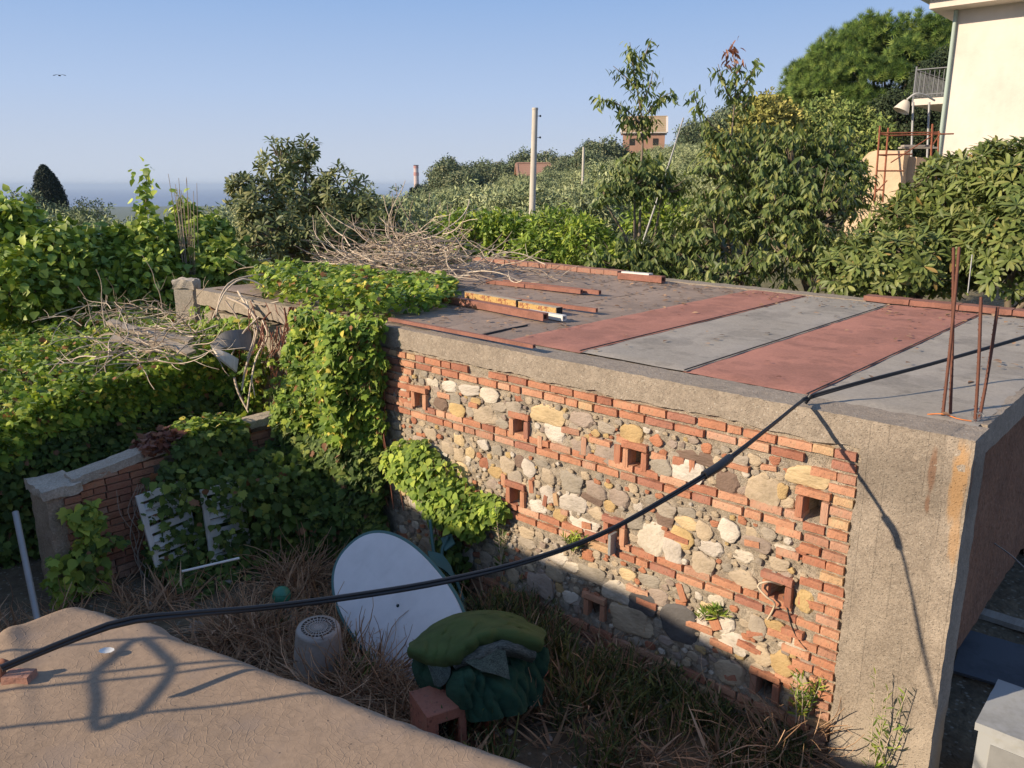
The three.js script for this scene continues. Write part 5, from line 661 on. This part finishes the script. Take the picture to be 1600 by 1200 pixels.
// ------------------------------------------------------------------ olive groves and the wooded hill
function farTree(name, label, category, group, seed, leaf, pal, R, hgt, n, L, flat = .8) { // prototype at the origin
  const r = rng(seed), t = thing(name, label, category, V(0, 0, 0), 0, group), blobs = [...Array(7)].map((_, i) => ({ c: V((r() - .5) * R * 1.2, hgt - R * flat * (.75 + .5 * r()), (r() - .5) * R * 1.2), r: R * (.42 + .25 * r()) }));
  mesh('trunk', tube([V(0, -.4, 0), V(.08 * r(), hgt * .3, 0), V(.15, hgt * .6, .1)], R * .085, R * .05, 7), M.bark, t);
  const list = [], col = [], m = new THREE.Matrix4(), q = new THREE.Quaternion(), e = new THREE.Euler();
  for (let i = 0; i < n; i++) { const b = blobs[Math.floor(r() * 7)], d = unit(r); if (d.y < -.5) d.y *= -.6; const p = b.c.clone().addScaledVector(d, b.r * (.65 + .4 * r()) * (1 + .25 * nz(d.x * 3, d.y * 3, d.z * 3 + seed))); q.setFromEuler(e.set(r() * 6.28, r() * 6.28, r() * 6.28)); const s = L * (.7 + .6 * r()); m.compose(p, q, V(s, s, s)); const g = LEAF[leaf].clone().applyMatrix4(m), c = pick(pal, r), cn = g.attributes.position.count; for (let k = 0; k < cn; k++) col.push(c[0], c[1], c[2]); list.push(g); }
  const g = merge(list); g.setAttribute('color', new THREE.Float32BufferAttribute(col, 3)); mesh('crown', g, FARMAT, t, 'stuff'); return t;
}
const FARMAT = std({ color: 0xffffff, vertexColors: true, roughness: .9 });
const copy = (o, pos, turn, sc, label) => { const c = o.clone(); c.name = numbered(o.name.replace(/_\d+$/, '')); scene.add(c); c.position.copy(pos); c.rotation.y = turn; c.scale.setScalar(sc); if (label) c.userData.label = label; c.userData = { ...o.userData, ...(label ? { label } : {}) }; return c; };
const ground = (px, r) => { const a = Math.atan((px - 800) / 1250 / cP * .985); return V(r * Math.sin(a), terrain(r * Math.sin(a), -r * Math.cos(a)), -r * Math.cos(a)); };
{
  const r = rng(70), G1 = 'grey green olive trees of the grove beyond the hedge', G2 = 'dark trees along the wooded ridge', G3 = 'pale olive trees down the slope to the sea';
  const ol = [0, 1, 2].map((i) => farTree('olive_tree', 'grey green olive tree in the grove behind the hedge', 'tree', G1, 71 + i, 'olive', PAL.olive, 2.0, 3.6, 620, .6));
  let first = [...ol]; const plantAt = (p, sc) => { const o = ol[Math.floor(r() * 3)]; const t = first.length ? first.pop() : null; if (t) { t.position.copy(p); t.scale.setScalar(sc); return t; } return copy(o, p, r() * 6.28, sc); };
  for (let row = 0; row < 9; row++) for (let px = 600 + 14 * (row % 2); px < 1130; px += 62 - row * 4.2) { const rr = 30 + row * 9.5 + 3 * r(); if (px < 640 && row < 3) continue; plantAt(ground(px + 16 * (r() - .5), rr), .8 + .4 * r()); }
  const sl = [0, 1].map((i) => farTree('slope_olive', 'pale silvery olive tree on the slope below the sea horizon', 'tree', G3, 76 + i, 'olive', PAL.olive, 2.4, 4.4, 620, .64)); let f3 = [...sl];
  [[165, 36, 1.15], [215, 34, 1.2], [265, 38, 1.1], [310, 33, 1.15], [345, 40, 1.2], [125, 44, 1.1], [190, 52, 1.1], [250, 56, 1.2], [300, 54, 1.1], [360, 30, 1.1], [600, 30, 1.15], [635, 34, 1.2], [575, 34, 1.25], [545, 40, 1.2], [620, 42, 1.2], [60, 46, 1.2], [20, 40, 1.15], [-40, 42, 1.2], [660, 48, 1.1], [420, 44, 1.0], [480, 46, 1.0]].forEach(([px, rr, sc]) => { const p = ground(px, rr), t = f3.length ? f3.pop() : copy(sl[Math.floor(r() * 2)], V(), 0, 1); const topPy = px > 540 ? 292 + 16 * r() : 322 + 16 * r(); const want = at(px, topPy, rr * .97).y; p.y = Math.min(p.y, want - 4.4 * sc); t.position.copy(p); t.scale.setScalar(sc); t.rotation.y = r() * 6; });
  const rg = [0, 1, 2].map((i) => farTree('ridge_tree', 'dark green tree on the wooded ridge below the red roofed houses', 'tree', G2, 80 + i, 'spray', PAL.oliveDark, 3.2, 5.6, 620, 1.0)); let f2 = [...rg];
  for (let row = 0; row < 5; row++) for (let px = 694 + 9 * row; px < 1180; px += 24 + 3 * row) { const rr = 152 - row * 8 + 5 * r(); if (px > 945 && px < 1062 && row < 5) continue; if (px > 790 && px < 872 && row > 0) continue; const p = ground(px + 9 * (r() - .5), rr), sc = .7 + .75 * r(); const t = f2.length ? f2.pop() : copy(rg[Math.floor(r() * 3)], V(), 0, 1); t.position.copy(p); t.rotation.y = r() * 6; t.scale.setScalar(sc); }
  const wd = [[712, 268, 96, 24], [735, 268, 98, 24], [694, 282, 94, 18], [770, 262, 110, 22], [880, 228, 130, 20], [925, 222, 128, 22]]; wd.forEach(([px, py, d, w], i) => { const rr = d, p = ground(px, rr), t = copy(rg[i % 3], p, r() * 6, w * d / 1250 / 3.0, ['round dark tree at the left end of the ridge', 'round dark tree second from the left end of the ridge', 'low dark bush where the ridge falls to the sea', 'dark round tree above the olive grove, left of the utility pole', 'dark tree on the crest behind the utility pole', 'tallest dark tree on the crest, left of the hilltop house'][i]); delete t.userData.group; const top = at(px, py - w * .6, rr).y; t.position.y = top - 5.6 * t.scale.x; if (t.position.y > p.y + .3) { t.position.y = p.y; } });
  // low dark scrub at the far left and the cypress
  const sc = farTree('dark_bush', 'low dark bush on the far left below the sea horizon, right of the cypress', 'shrub', null, 90, 'spray', PAL.oliveDark, 2.6, 3.2, 420, .8); sc.position.copy(at(115, 322, 70)).setY(at(115, 312, 70).y - 3.2);
  const s2 = copy(sc, V(), 1, 1.15, 'low dark bush at the left picture edge, left of the cypress'); s2.position.copy(at(20, 318, 62)).setY(at(20, 300, 62).y - 3.6); delete s2.userData.group; delete sc.userData.group;
  { const t = thing('cypress_tree', 'dark blunt cypress standing against the sea at far left', 'tree', at(80, 312, 82)); t.position.y = at(80, 262, 82).y - 6.2; const f = new Foliage(LEAF.spray, 'far'); const q = rng(92); for (let i = 0; i < 1900; i++) { const u = q(), a = q() * 6.28, w = 1.35 * Math.pow(Math.sin(Math.min(1, .12 + u * .92) * Math.PI), .45) * (1.1 - .45 * u) * (.75 + .3 * q()); f.add(V(t.position.x + w * Math.cos(a) - .35 * u, t.position.y + 1.2 + u * 4.9, t.position.z + w * Math.sin(a)), unit(q), unit(q), .75, pick([[.6, .016, .026, .018], [.4, .028, .042, .026]], q)); } mesh('trunk', tube([V(0, -2, 0), V(0, 2.4, 0)], .22, .14, 7), M.bark, t); f.build('crown', t); }
}
{ // umbrella pine
  const base = at(1372, 300, 48), t = thing('stone_pine', 'large umbrella shaped stone pine beside the white house', 'tree', V(base.x, terrain(base.x, base.z), base.z)); const f = new Foliage(LEAF.tuft, 'far'), r = rng(95), L = (v) => v.clone().sub(t.position), c = at(1385, 172, 48), K = 48 / 1250, br = [];
  mesh('trunk', tube([V(0, -1, 0), V(.3, 3, .2), L(c.clone().add(V(0, -2.6, 0)))], .42, .3, 9), M.bark, t);
  const cl0 = []; for (let i = 0; i < 150; i++) { const d = unit(r); if (d.y < -.35) d.y = -.35 * r(); const rx = 142 * K, ry = (d.y > 0 ? 118 : 120) * K, q = .72 + .28 * Math.pow(r(), .5); const p = c.clone().add(V(d.x * rx * q, d.y * ry * q, d.z * rx * .85 * q)); cl0.push([p, .75 + .6 * r()]); if (i % 3 === 0) br.push(tube([L(c.clone().add(V(0, -2.8, 0))), L(c.clone().lerp(p, .5).add(V(0, -.8, 0))), L(p)], .12, .03, 5)); }
  for (const [p, R] of cl0) for (let k = 0; k < 170; k++) { const d = unit(r); d.y = Math.abs(d.y) * .9 - .25; d.normalize(); const q = p.clone().add(d.clone().multiplyScalar(R * (.6 + .45 * r()))); f.add(q, d.clone().add(V(0, .35, 0)).addScaledVector(unit(r), .4), unit(r), .30 + .16 * r(), pick(PAL.pine, r)); }
  mesh('branches', merge(br), M.bark, t, 'stuff'); f.build('crown', t);
}
plant({ name: 'acacia_tree', label: 'yellow green acacia crown showing behind the cherry trees, left of the pine', category: 'tree', seed: 97, leaf: 'spray', mat: 'far', style: 'loose', per: 3, L: .55, spread: .3, pal: PAL.yellow, tips: 420, trunk: .15, blobs: [B(1198, 185, 26, 30, 26), B(1218, 205, 26, 26, 26), B(1170, 208, 26, 20, 24), B(1133, 238, 25, 14, 20)] });
plant({ name: 'garden_tree', label: 'mid green tree under the pine, behind the dense cherry tree', category: 'tree', seed: 98, leaf: 'spray', mat: 'far', style: 'loose', per: 3, L: .55, spread: .3, pal: PAL.cherry, tips: 620, trunk: .15, blobs: [B(1290, 195, 30, 50, 30), B(1250, 215, 29, 36, 34), B(1330, 215, 28, 44, 40), B(1365, 250, 27, 22, 46), B(1310, 250, 27, 40, 30)] });
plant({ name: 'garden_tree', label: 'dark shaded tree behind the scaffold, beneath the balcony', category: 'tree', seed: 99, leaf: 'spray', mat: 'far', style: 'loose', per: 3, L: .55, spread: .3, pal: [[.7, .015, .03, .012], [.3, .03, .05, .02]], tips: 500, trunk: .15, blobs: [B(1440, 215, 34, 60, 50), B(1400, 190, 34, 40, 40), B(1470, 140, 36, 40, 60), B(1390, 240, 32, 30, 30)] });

// ------------------------------------------------------------------ houses, poles, scaffold on the slope
{
  // white house: its lit wall runs parallel to the outbuilding's front
  const hb = at(1471, 230, 25.2), gy = terrain(hb.x, hb.z), k = thing('white_house', 'tall white house cut off by the right picture edge, with eaves and a corner drainpipe', 'house', V(hb.x, 0, hb.z), TURN), top = at(1492, 8, 25.2).y;
  mesh('wall', metricUV(roughBox(12, top + 2, .4, 1.2, .004).translate(6, (top - 2) / 2, -.2)), M.plaster, k);
  mesh('wall', metricUV(roughBox(.4, top + 2, 9, 1.2, .004).translate(.2, (top - 2) / 2, -4.72)), M.plaster, k);
  mesh('eave', metricUV(roughBox(13.6, .22, 11.4, 1, .004).translate(5.9, top + .05, -4.6)), std({ color: rgb(.46, .50, .47), map: rep(T.plaster, 1) }), k);
  mesh('eave_soffit', metricUV(new THREE.BoxGeometry(13.0, .30, 10.6).translate(5.9, top - .21, -4.5)), M.plaster, k);
  mesh('gutter', tube([V(-.95, top + .13, 1.1), V(12.6, top + .13, 1.1)], .07, .07, 8), std({ color: rgb(.36, .44, .40) }), k);
  mesh('drainpipe', tube([V(-.04, top - .3, .07), V(-.04, gy - .5, .07)], .06, .06, 8), std({ color: rgb(.34, .42, .38) }), k);
  // balcony round the hidden side
  const rail = at(1430, 107, 25.6).y, fl = at(1430, 152, 25.6).y, bal = thing('balcony', '', '', V(0, 0, 0)); scene.remove(bal); bal.userData = {}; bal.name = 'balcony'; k.add(bal); used.balcony = undefined;
  const slab = metricUV(new THREE.BoxGeometry(1.25, .2, 5.0).translate(-.62, fl - .1, -3.2)); mesh('slab', slab, M.plaster, bal);
  const im = std({ color: rgb(.16, .17, .19), roughness: .5 }); const bars = [];
  for (const y of [rail, fl + .12]) { bars.push(tube([V(-1.22, y, -.72), V(-.02, y, -.72)], .02, .02, 6), tube([V(-1.22, y, -.72), V(-1.22, y, -5.6)], .02, .02, 6)); }
  mesh('handrail', merge(bars), im, bal); const bar = new THREE.CylinderGeometry(.011, .011, rail - fl - .1, 6); for (let i = 0; i < 9; i++) { mesh('baluster', bar, im, bal).position.set(-1.22 + .14 * i, (rail + fl) / 2, -.72); } for (let i = 1; i < 34; i++) mesh('baluster', bar, im, bal).position.set(-1.22, (rail + fl) / 2, -.72 - .145 * i);
  mesh('corner_post', new THREE.CylinderGeometry(.03, .03, rail - fl + .2, 8), im, bal).position.set(-1.22, (rail + fl) / 2, -.72);
  // wall lamp on a bracket
  const lp = at(1412, 166, 25.0), lamp = thing('wall_lamp', 'bell shaped wall lamp on a curved bracket under the balcony', 'lamp', lp); mesh('shade', new THREE.LatheGeometry([[.02, .2], [.10, .17], [.16, .06], [.24, -.13], [.25, -.16]].map((q) => new THREE.Vector2(...q)), 24).rotateZ(-.45), std({ color: rgb(.62, .56, .46), roughness: .5 }), lamp); mesh('bracket', tube([V(.08, .2, 0), V(.3, .36, 0), V(.6, .36, -.1), V(1.1, .2, -.3)], .03, .03, 7), std({ color: rgb(.5, .5, .48) }), lamp); mesh('bulb', new THREE.SphereGeometry(.07, 12, 10).translate(-.03, -.05, 0), M.whitePaint, lamp);
  // props and scaffold
  const st = std({ map: rep(T.rust, 2), color: rgb(1.25, 1.05, .95) }), zn = M.zinc;
  const pp = thing('steel_props', 'two grey steel props standing under the balcony', 'props', V(0, 0, 0)); pp.position.copy(at(1430, 240, 25)); for (const px of [1424, 1449]) mesh('prop', tube([at(px - 2, 290, 25.4), at(px + 3, 160, 25.4)].map((v) => v.sub(pp.position)), .035, .035, 8), zn, pp);
  const sc = thing('scaffold', 'rusty tube scaffold frame with planks in front of the beige bank', 'scaffold', at(1420, 300, 22.5)), P = (a, b, d = 22.5) => at(a, b, d).sub(sc.position);
  for (const [a, b, c, d, dd] of [[1366, 318, 1375, 197, 22.5], [1379, 316, 1388, 200, 23.4], [1452, 300, 1457, 194, 22.5], [1463, 296, 1467, 205, 23.4]]) mesh('upright', tube([P(a, b, dd), P(c, d, dd)], .028, .028, 7), st, sc);
  for (const [a, b, c, d, dd] of [[1375, 208, 1466, 207, 22.5], [1388, 212, 1490, 209, 23.4], [1372, 242, 1425, 241, 22.5], [1369, 267, 1412, 267, 22.5], [1376, 209, 1388, 212, 22.9], [1372, 242, 1385, 243, 22.9], [1367, 296, 1380, 297, 22.9], [1455, 209, 1466, 210, 22.9]]) mesh('ledger', tube([P(a, b, dd), P(c, d, dd)], .024, .024, 6), st, sc);
  for (const [a, b, c, d] of [[1392, 254, 1455, 213], [1369, 300, 1386, 282], [1456, 228, 1470, 208]]) mesh('brace', tube([P(a, b), P(c, d)], .018, .018, 6), st, sc);
  for (const [a, c, y, dd] of [[1410, 1456, 228, 22.7], [1406, 1462, 231, 23.1]]) { const A = P(a, y, dd), Bq = P(c, y, dd); mesh('plank', boxAt(A.distanceTo(Bq), .05, .22, (A.x + Bq.x) / 2, (A.y + Bq.y) / 2, (A.z + Bq.z) / 2, -Math.atan2(Bq.z - A.z, Bq.x - A.x)), M.greyWood, sc); }
  // beige rendered bank behind the scaffold
  const bk = thing('beige_wall', 'sunlit beige plastered wall behind the scaffold', 'wall', V(0, 0, 0)); const q = at(1372, 320, 24.5); bk.position.set(q.x, 0, q.z); bk.rotation.y = TURN; const bt = at(1372, 236, 24.5).y; const bgm = roughBox(1.55, bt + 1, .5, .25, .05); { const p = bgm.attributes.position; for (let i = 0; i < p.count; i++) if (p.getY(i) > bt / 2) p.setY(i, p.getY(i) - .5 * sm(-.1, -.8, p.getX(i)) + .1 * nz(p.getX(i) * 3, 2)); bgm.computeVertexNormals(); } mesh('plaster', metricUV(bgm.translate(-.1, (bt - 1) / 2, 0)), M.plasterBeige, bk);
  const bk2 = mesh('return_wall', metricUV(roughBox(.3, bt + .6, 3, .4, .03).translate(.75, (bt - 1) / 2, -1.7)), M.plasterBeige, bk);
}
function gableHouse(label, px, pyRidge, d, wpx, hpx, wallH, mats, turn) {
  const k = d / 1250, w = wpx * k, rh = hpx * k, c = at(px, pyRidge, d), h = thing('hill_house', label, 'house', V(c.x, c.y - rh - wallH, c.z), turn), dep = w * .75;
  const s = new THREE.Shape([[-dep / 2, 0], [dep / 2, 0], [dep / 2, wallH], [0, wallH + rh], [-dep / 2, wallH]].map((q) => new THREE.Vector2(...q)));
  mesh('walls', metricUV(new THREE.ExtrudeGeometry(s, { depth: w, bevelEnabled: false }).translate(0, 0, -w / 2).rotateY(Math.PI / 2)), mats[0], h);
  const a = Math.atan2(rh, dep / 2), L = Math.hypot(rh, dep / 2) + .5;
  for (const sg of [1, -1]) { const rows = 7, per = L / rows; for (let i = 0; i < rows; i++) { const m = mesh('tile_row', boxAt(w + .7, .09, per * 1.15, 0, 0, 0), mats[1], h); const u = (i + .5) * per; m.position.set(0, wallH + rh + .12 - Math.sin(a) * u, sg * Math.cos(a) * u); m.rotation.x = sg * (a - .03); } for (const e of [-1, 1]) { const m = mesh('verge', boxAt(.34, .22, L, 0, 0, 0), mats[2], h); m.position.set(e * (w / 2 + .32), wallH + rh + .13 - Math.sin(a) * L / 2, sg * Math.cos(a) * L / 2); m.rotation.x = sg * a; } }
  mesh('ridge_tiles', tube([V(-w / 2 - .35, wallH + rh + .16, 0), V(w / 2 + .35, wallH + rh + .16, 0)], .16, .16, 8), mats[1], h);
  mesh('eave_board', boxAt(w + .7, .16, .1, 0, wallH - .22, dep / 2 + .38), mats[2], h);
  for (const x of [-.28, .28]) { mesh('window', boxAt(.9, 1.1, .08, x * w, wallH * .52, dep / 2 + .03), M.dark, h); } return h;
}
{
  const red = std({ map: rep(T.brick, .4), color: rgb(.40, .29, .185), roughness: .95 }), red2 = std({ map: rep(T.brick, .4), color: rgb(.40, .23, .165) }), pink = std({ map: rep(T.plaster, .3), color: rgb(.44, .26, .19) });
  gableHouse('pink house with a brown tiled roof on the hilltop behind the tall cherry shoot', 1007, 184, 142, 64, 22, 3.6, [pink, red, std({ color: rgb(.62, .58, .54) })], -.15);
  gableHouse('small red roofed house half hidden in the ridge trees behind the utility pole', 833, 257, 122, 46, 16, 3.0, [M.plasterBeige, red2, red2], .1);
}
{
  const conc = std({ map: rep(T.plaster, 1), color: rgb(.52, .49, .44), roughness: .9 });
  const pole = (label, px, pyT, d, rt, rb, pxb) => { const b = at(pxb, 360, d), g = terrain(b.x, b.z), tp = at(px, pyT, d), q = thing('utility_pole', label, 'utility pole', V(b.x, g, b.z)); const lean = (tp.x - b.x) / (tp.y - at(pxb, 360, d).y); mesh('shaft', tube([V(-lean * (b.y - g), -.5, 0), tp.clone().sub(q.position)], rb, rt, 12), conc, q); return [q, tp.sub(q.position)]; };
  const [p1, t1] = pole('tall pale concrete utility pole standing behind the shrubs at mid picture', 836, 170, 21, .075, .105, 831); mesh('cap', new THREE.CylinderGeometry(.08, .085, .05, 12), conc, p1).position.copy(t1);
  for (const y of [.18, .72]) { mesh('insulator_arm', tube([t1.clone().add(V(.05, -y, 0)), t1.clone().add(V(.13, -y, 0))], .008, .008, 5), M.metal, p1); mesh('insulator', new THREE.SphereGeometry(.028, 10, 8), M.dark, p1).position.copy(t1.clone().add(V(.14, -y, 0))); }
  pole('thin grey pole further back in the olive grove, left of the cherry tree', 912, 230, 36, .055, .075, 909);
  const a = at(1003, 372, 16.6), lp = thing('leaning_pole', 'thin pale pole leaning right among the cherry trees with a crosspiece at its foot', 'pole', a); mesh('pole', tube([at(1000, 392, 16.6).sub(a), at(1036, 285, 16.6).sub(a), at(1068, 184, 16.6).sub(a)], .026, .014, 8), M.zinc, lp); mesh('crosspiece', tube([at(985, 374, 16.6).sub(a), at(1010, 374, 16.6).sub(a)], .012, .012, 6), M.zinc, lp);
  tag(mesh('thin_stake', tube([at(1512, 458, 9.9), at(1519, 398, 9.9)], .008, .008, 6), M.zinc), 'thin grey stake in the leaves right of the reinforcing bars', 'stake');
  // power station chimney on the coast
  const d = 1500, k = d / 1250, b = at(651, 296, d), t = at(651, 258, d), ch = thing('chimney_stack', 'pale banded chimney stack rising on the horizon left of the ridge', 'chimney', V(b.x, -96, b.z)), h = t.y + 96;
  mesh('shaft', new THREE.CylinderGeometry(3.6 * k, 5.2 * k, h, 20).translate(0, h / 2, 0), std({ color: rgb(.55, .42, .38) }), ch); for (let i = 0; i < 2; i++) mesh('band', new THREE.CylinderGeometry((3.75 + .3 * i) * k, (3.9 + .3 * i) * k, 5 * k, 20).translate(0, h - (2.5 + i * 11) * k, 0), std({ color: rgb(.42, .20, .17) }), ch); mesh('rim', new THREE.CylinderGeometry(4.1 * k, 4.1 * k, 1 * k, 20).translate(0, h - .5 * k, 0), M.dark, ch);
  const cyp = thing('cypress_clump', 'dark cypress clump in front of the foot of the chimney stack', 'tree', at(651, 300, 160)); cyp.position.y -= 6; const f = new Foliage(LEAF.spray, 'far'), r = rng(120); for (const [px, hh, w] of [[644, 296, 5], [652, 290, 6], [659, 292, 5], [668, 299, 6]]) for (let i = 0; i < 160; i++) { const u = r(), c = at(px, mix(312, hh, u), 160), a2 = r() * 6.28, rr = w * 160 / 1250 * (1 - u * .6) * r(); f.add(c.add(V(rr * Math.cos(a2), 0, rr * Math.sin(a2))), unit(r), unit(r), .9, pick([[1, .018, .03, .022]], r)); } mesh('trunk', tube([V(0, -3, 0), V(0, 4, 0)], .3, .2, 6), M.bark, cyp); f.build('crown', cyp);
  { // small bird high over the sea
    const c = at(93, 118, 40), bird = tag(mesh('bird', merge([new THREE.SphereGeometry(.05, 10, 8).scale(1, .6, 2.2).translate(c.x, c.y, c.z), new THREE.ConeGeometry(.07, .3, 4).scale(.25, 1, 1).rotateZ(1.35).translate(c.x + .15, c.y + .04, c.z), new THREE.ConeGeometry(.07, .3, 4).scale(.25, 1, 1).rotateZ(-1.35).translate(c.x - .15, c.y + .04, c.z)]), M.dark), 'tiny dark bird flying in the blue sky at upper left', 'bird'); }
}

// ------------------------------------------------------------------ weeds and dry grass in the yard
{ // litter blown over the roof, rubble in the yard
  const r = rng(128), l = tag(new THREE.Group(), 'dry brown leaves and grit scattered over the flat roof', 'leaf litter', null, 'stuff'); l.name = 'leaf_litter'; scene.add(l); const f = new Foliage(LEAF.oval, 'far');
  for (let i = 0; i < 900; i++) { const near = r() < .5, s = near ? 4 + 5.4 * r() : .2 + 9 * r(), t = near ? .3 + 4.9 * r() : r() < .6 ? 4.5 + .8 * r() : .35 + 4.8 * r(); f.add(bw(s, roofY(s) + .04, t), V(r() - .5, .04 * r(), r() - .5), V((r() - .5) * .6, 1, (r() - .5) * .6), .035 + .05 * r(), pick([[.6, .12, .075, .04], [.4, .2, .14, .08]], r)); }
  f.build('fallen_leaves', l);
  const q = tag(new THREE.Group(), 'stones, brick bits and rubble lying among the yard grass', 'rubble', null, 'stuff'); q.name = 'rubble'; scene.add(q); const g = [];
  for (let i = 0; i < 90; i++) { const p = bw(-.2 + 6.8 * r(), .02, -.1 - 3.6 * r()), k = .03 + .09 * r() * r(); g.push(new THREE.DodecahedronGeometry(k, 0).scale(1, .7, .8).rotateY(r() * 6).translate(p.x, p.y, p.z)); }
  mesh('stones', metricUV(merge(g), 2), std({ map: rep(T.stone, 1), color: rgb(.36, .31, .26) }), q);
}
{
  const r = rng(130), bladeG = blade([[0, .03], [.4, .028], [.75, .016], [1, 0]], .5, .05), wisp = tube([V(0, 0, 0), V(.06, .4, 0), V(.2, .75, .05), V(.42, .92, .1)], .012, .004, 3, false, 6);
  const inYard = () => { for (;;) { const s = -.4 + 7.6 * r(), t = -.05 - 4.6 * r(), p = bw(s, 0, t); return { s, t, p }; } };
  const tuft = (f, n, P, L, pal, up = 1, k = .5) => { for (let i = 0; i < n; i++) { const d = V((r() - .5) * 2 * k, up, (r() - .5) * 2 * k); f.add(P.clone().add(V((r() - .5) * .12, -.02, (r() - .5) * .12)), d, unit(r), L * (.5 + .8 * r()), pick(pal, r)); } };
  const dry = [[.5, .23, .165, .095], [.3, .15, .10, .058], [.2, .32, .24, .15]], grn = [[.4, .04, .065, .016], [.4, .07, .10, .024], [.2, .12, .14, .035]];
  const g = tag(new THREE.Group(), 'dry straw coloured grass and dead stems over the yard floor', 'dry grass', null, 'stuff'); g.name = 'dry_grass'; scene.add(g); const f = new Foliage(wisp, 'far'), f2 = new Foliage(bladeG, 'far');
  for (let i = 0; i < 700; i++) { const q = inYard(); const d = fb(q.p.x * .9, q.p.z * .9, 3); if (d < -.15 || (Math.hypot(q.p.x + .85, q.p.z + 5.9) < .55 && r() < .75)) continue; tuft(f, 10, q.p, .42, dry, .55, 1.1); tuft(f2, 8, q.p, .35, dry, .7, .9); }
  for (const [px, py] of [[430, 1010], [560, 1085], [470, 1060], [620, 1090], [520, 1040], [900, 960], [960, 1000], [860, 930], [1000, 950], [450, 910], [480, 900], [520, 1095], [590, 1060], [410, 985], [550, 1000], [640, 1105], [660, 1130], [380, 1000], [350, 985], [1250, 1160], [1215, 1170]]) for (let k = 0; k < 5; k++) { const p = onY(px + 26 * (r() - .5), py + 16 * (r() - .5), .03); tuft(f, 9, p, .55, dry, .6, 1.2); tuft(f, 12, p, .6, dry, .18, 1.3); }
  f.build('dead_stems', g); f2.build('dry_blades', g);
  const w = tag(new THREE.Group(), 'dark green weeds and grass growing along the foot of the brick wall', 'weeds', null, 'stuff'); w.name = 'weeds'; scene.add(w); const f3 = new Foliage(LEAF.slim, 'soft'), f4 = new Foliage(bladeG, 'soft');
  for (let i = 0; i < 900; i++) { const s = -.1 + 5.2 * r(), t = -.05 - 2.3 * r() * r() - .0, p = bw(s, 0, t); if (fb(p.x * 1.1, p.z * 1.1, 9) < -.1 + .35 * sm(2.6, 5, s)) continue; const lowK = mix(.4, 1, sm(1.3, 2.8, s + -t * .6)); if (lowK < .8 && r() < .4) continue; for (let k = 0; k < 3; k++) { const h = (.12 + .34 * r()) * lowK, x = V((r() - .5) * .2, 0, (r() - .5) * .2); for (let m = 0; m < 13; m++) f3.add(p.clone().add(x).add(V((r() - .5) * .10, h * m / 13, (r() - .5) * .08)), V(r() - .5, .5, r() - .5), V(0, 1, 0).add(unit(r)), .065 * (.6 + .8 * r()), pick(grn, r)); } tuft(f4, 8, p, .36 * lowK, r() < .35 ? dry : grn, 1, .5); }
  f3.build('weed_leaves', w); f4.build('grass_blades', w);
  // single weeds that stand out on the wall
  const weed = (label, s, y, out, h, n, pal, lean) => { const b = bw(s, y, -out), q = thing('wall_weed', label, 'weed', b), ff = new Foliage(LEAF.slim, 'soft'); const st = [], hh = n; for (let i = 0; i < hh; i++) { const a = V((r() - .5) * .1, 0, (r() - .5) * .06), tip = a.clone().add(V((r() - .5) * .25 + lean[0], h * (.6 + .5 * r()), (r() - .5) * .2 + lean[1])); const cv = new THREE.CatmullRomCurve3([a, a.clone().lerp(tip, .5).add(V(0, .04, .02)), tip]); st.push(tube(cv.points, .005, .002, 4, false, 6)); for (let k = 0; k < 22; k++) { const u = .1 + .9 * k / 22, p = cv.getPoint(u).add(b); ff.add(p, V(r() - .5, .35, r() - .5), V(0, 1, 0).add(unit(r)), .085 * (.7 + .6 * r()) * (1.15 - u * .5), pick(pal, r)); } } mesh('stems', merge(st), M.twig[0], q, 'stuff'); ff.build('leaves', q); return q; };
  weed('tall feathery weed growing up the foot of the concrete column', .33, .0, .1, .88, 5, PAL.bright, [.03, .02]);
  weed('leafy weed sprouting from the stones halfway down the wall, above the dark lower vent', 1.72, .72, .03, .16, 8, PAL.bright, [.12, .1]);
  weed('small green tuft on the stones left of the brick framed lower vent', 3.02, .88, .03, .2, 7, PAL.bright, [0, .06]);
  weed('weed with yellowing leaves at the brick corner beside the column foot', .85, .25, .06, .45, 7, PAL.creeper, [0, .05]);
  weed('thin vine shoot climbing the shaded wall right of the hanging creeper', 3.92, .35, .05, .75, 4, PAL.ivy, [.02, .02]);
}

renderer.render(scene, camera);
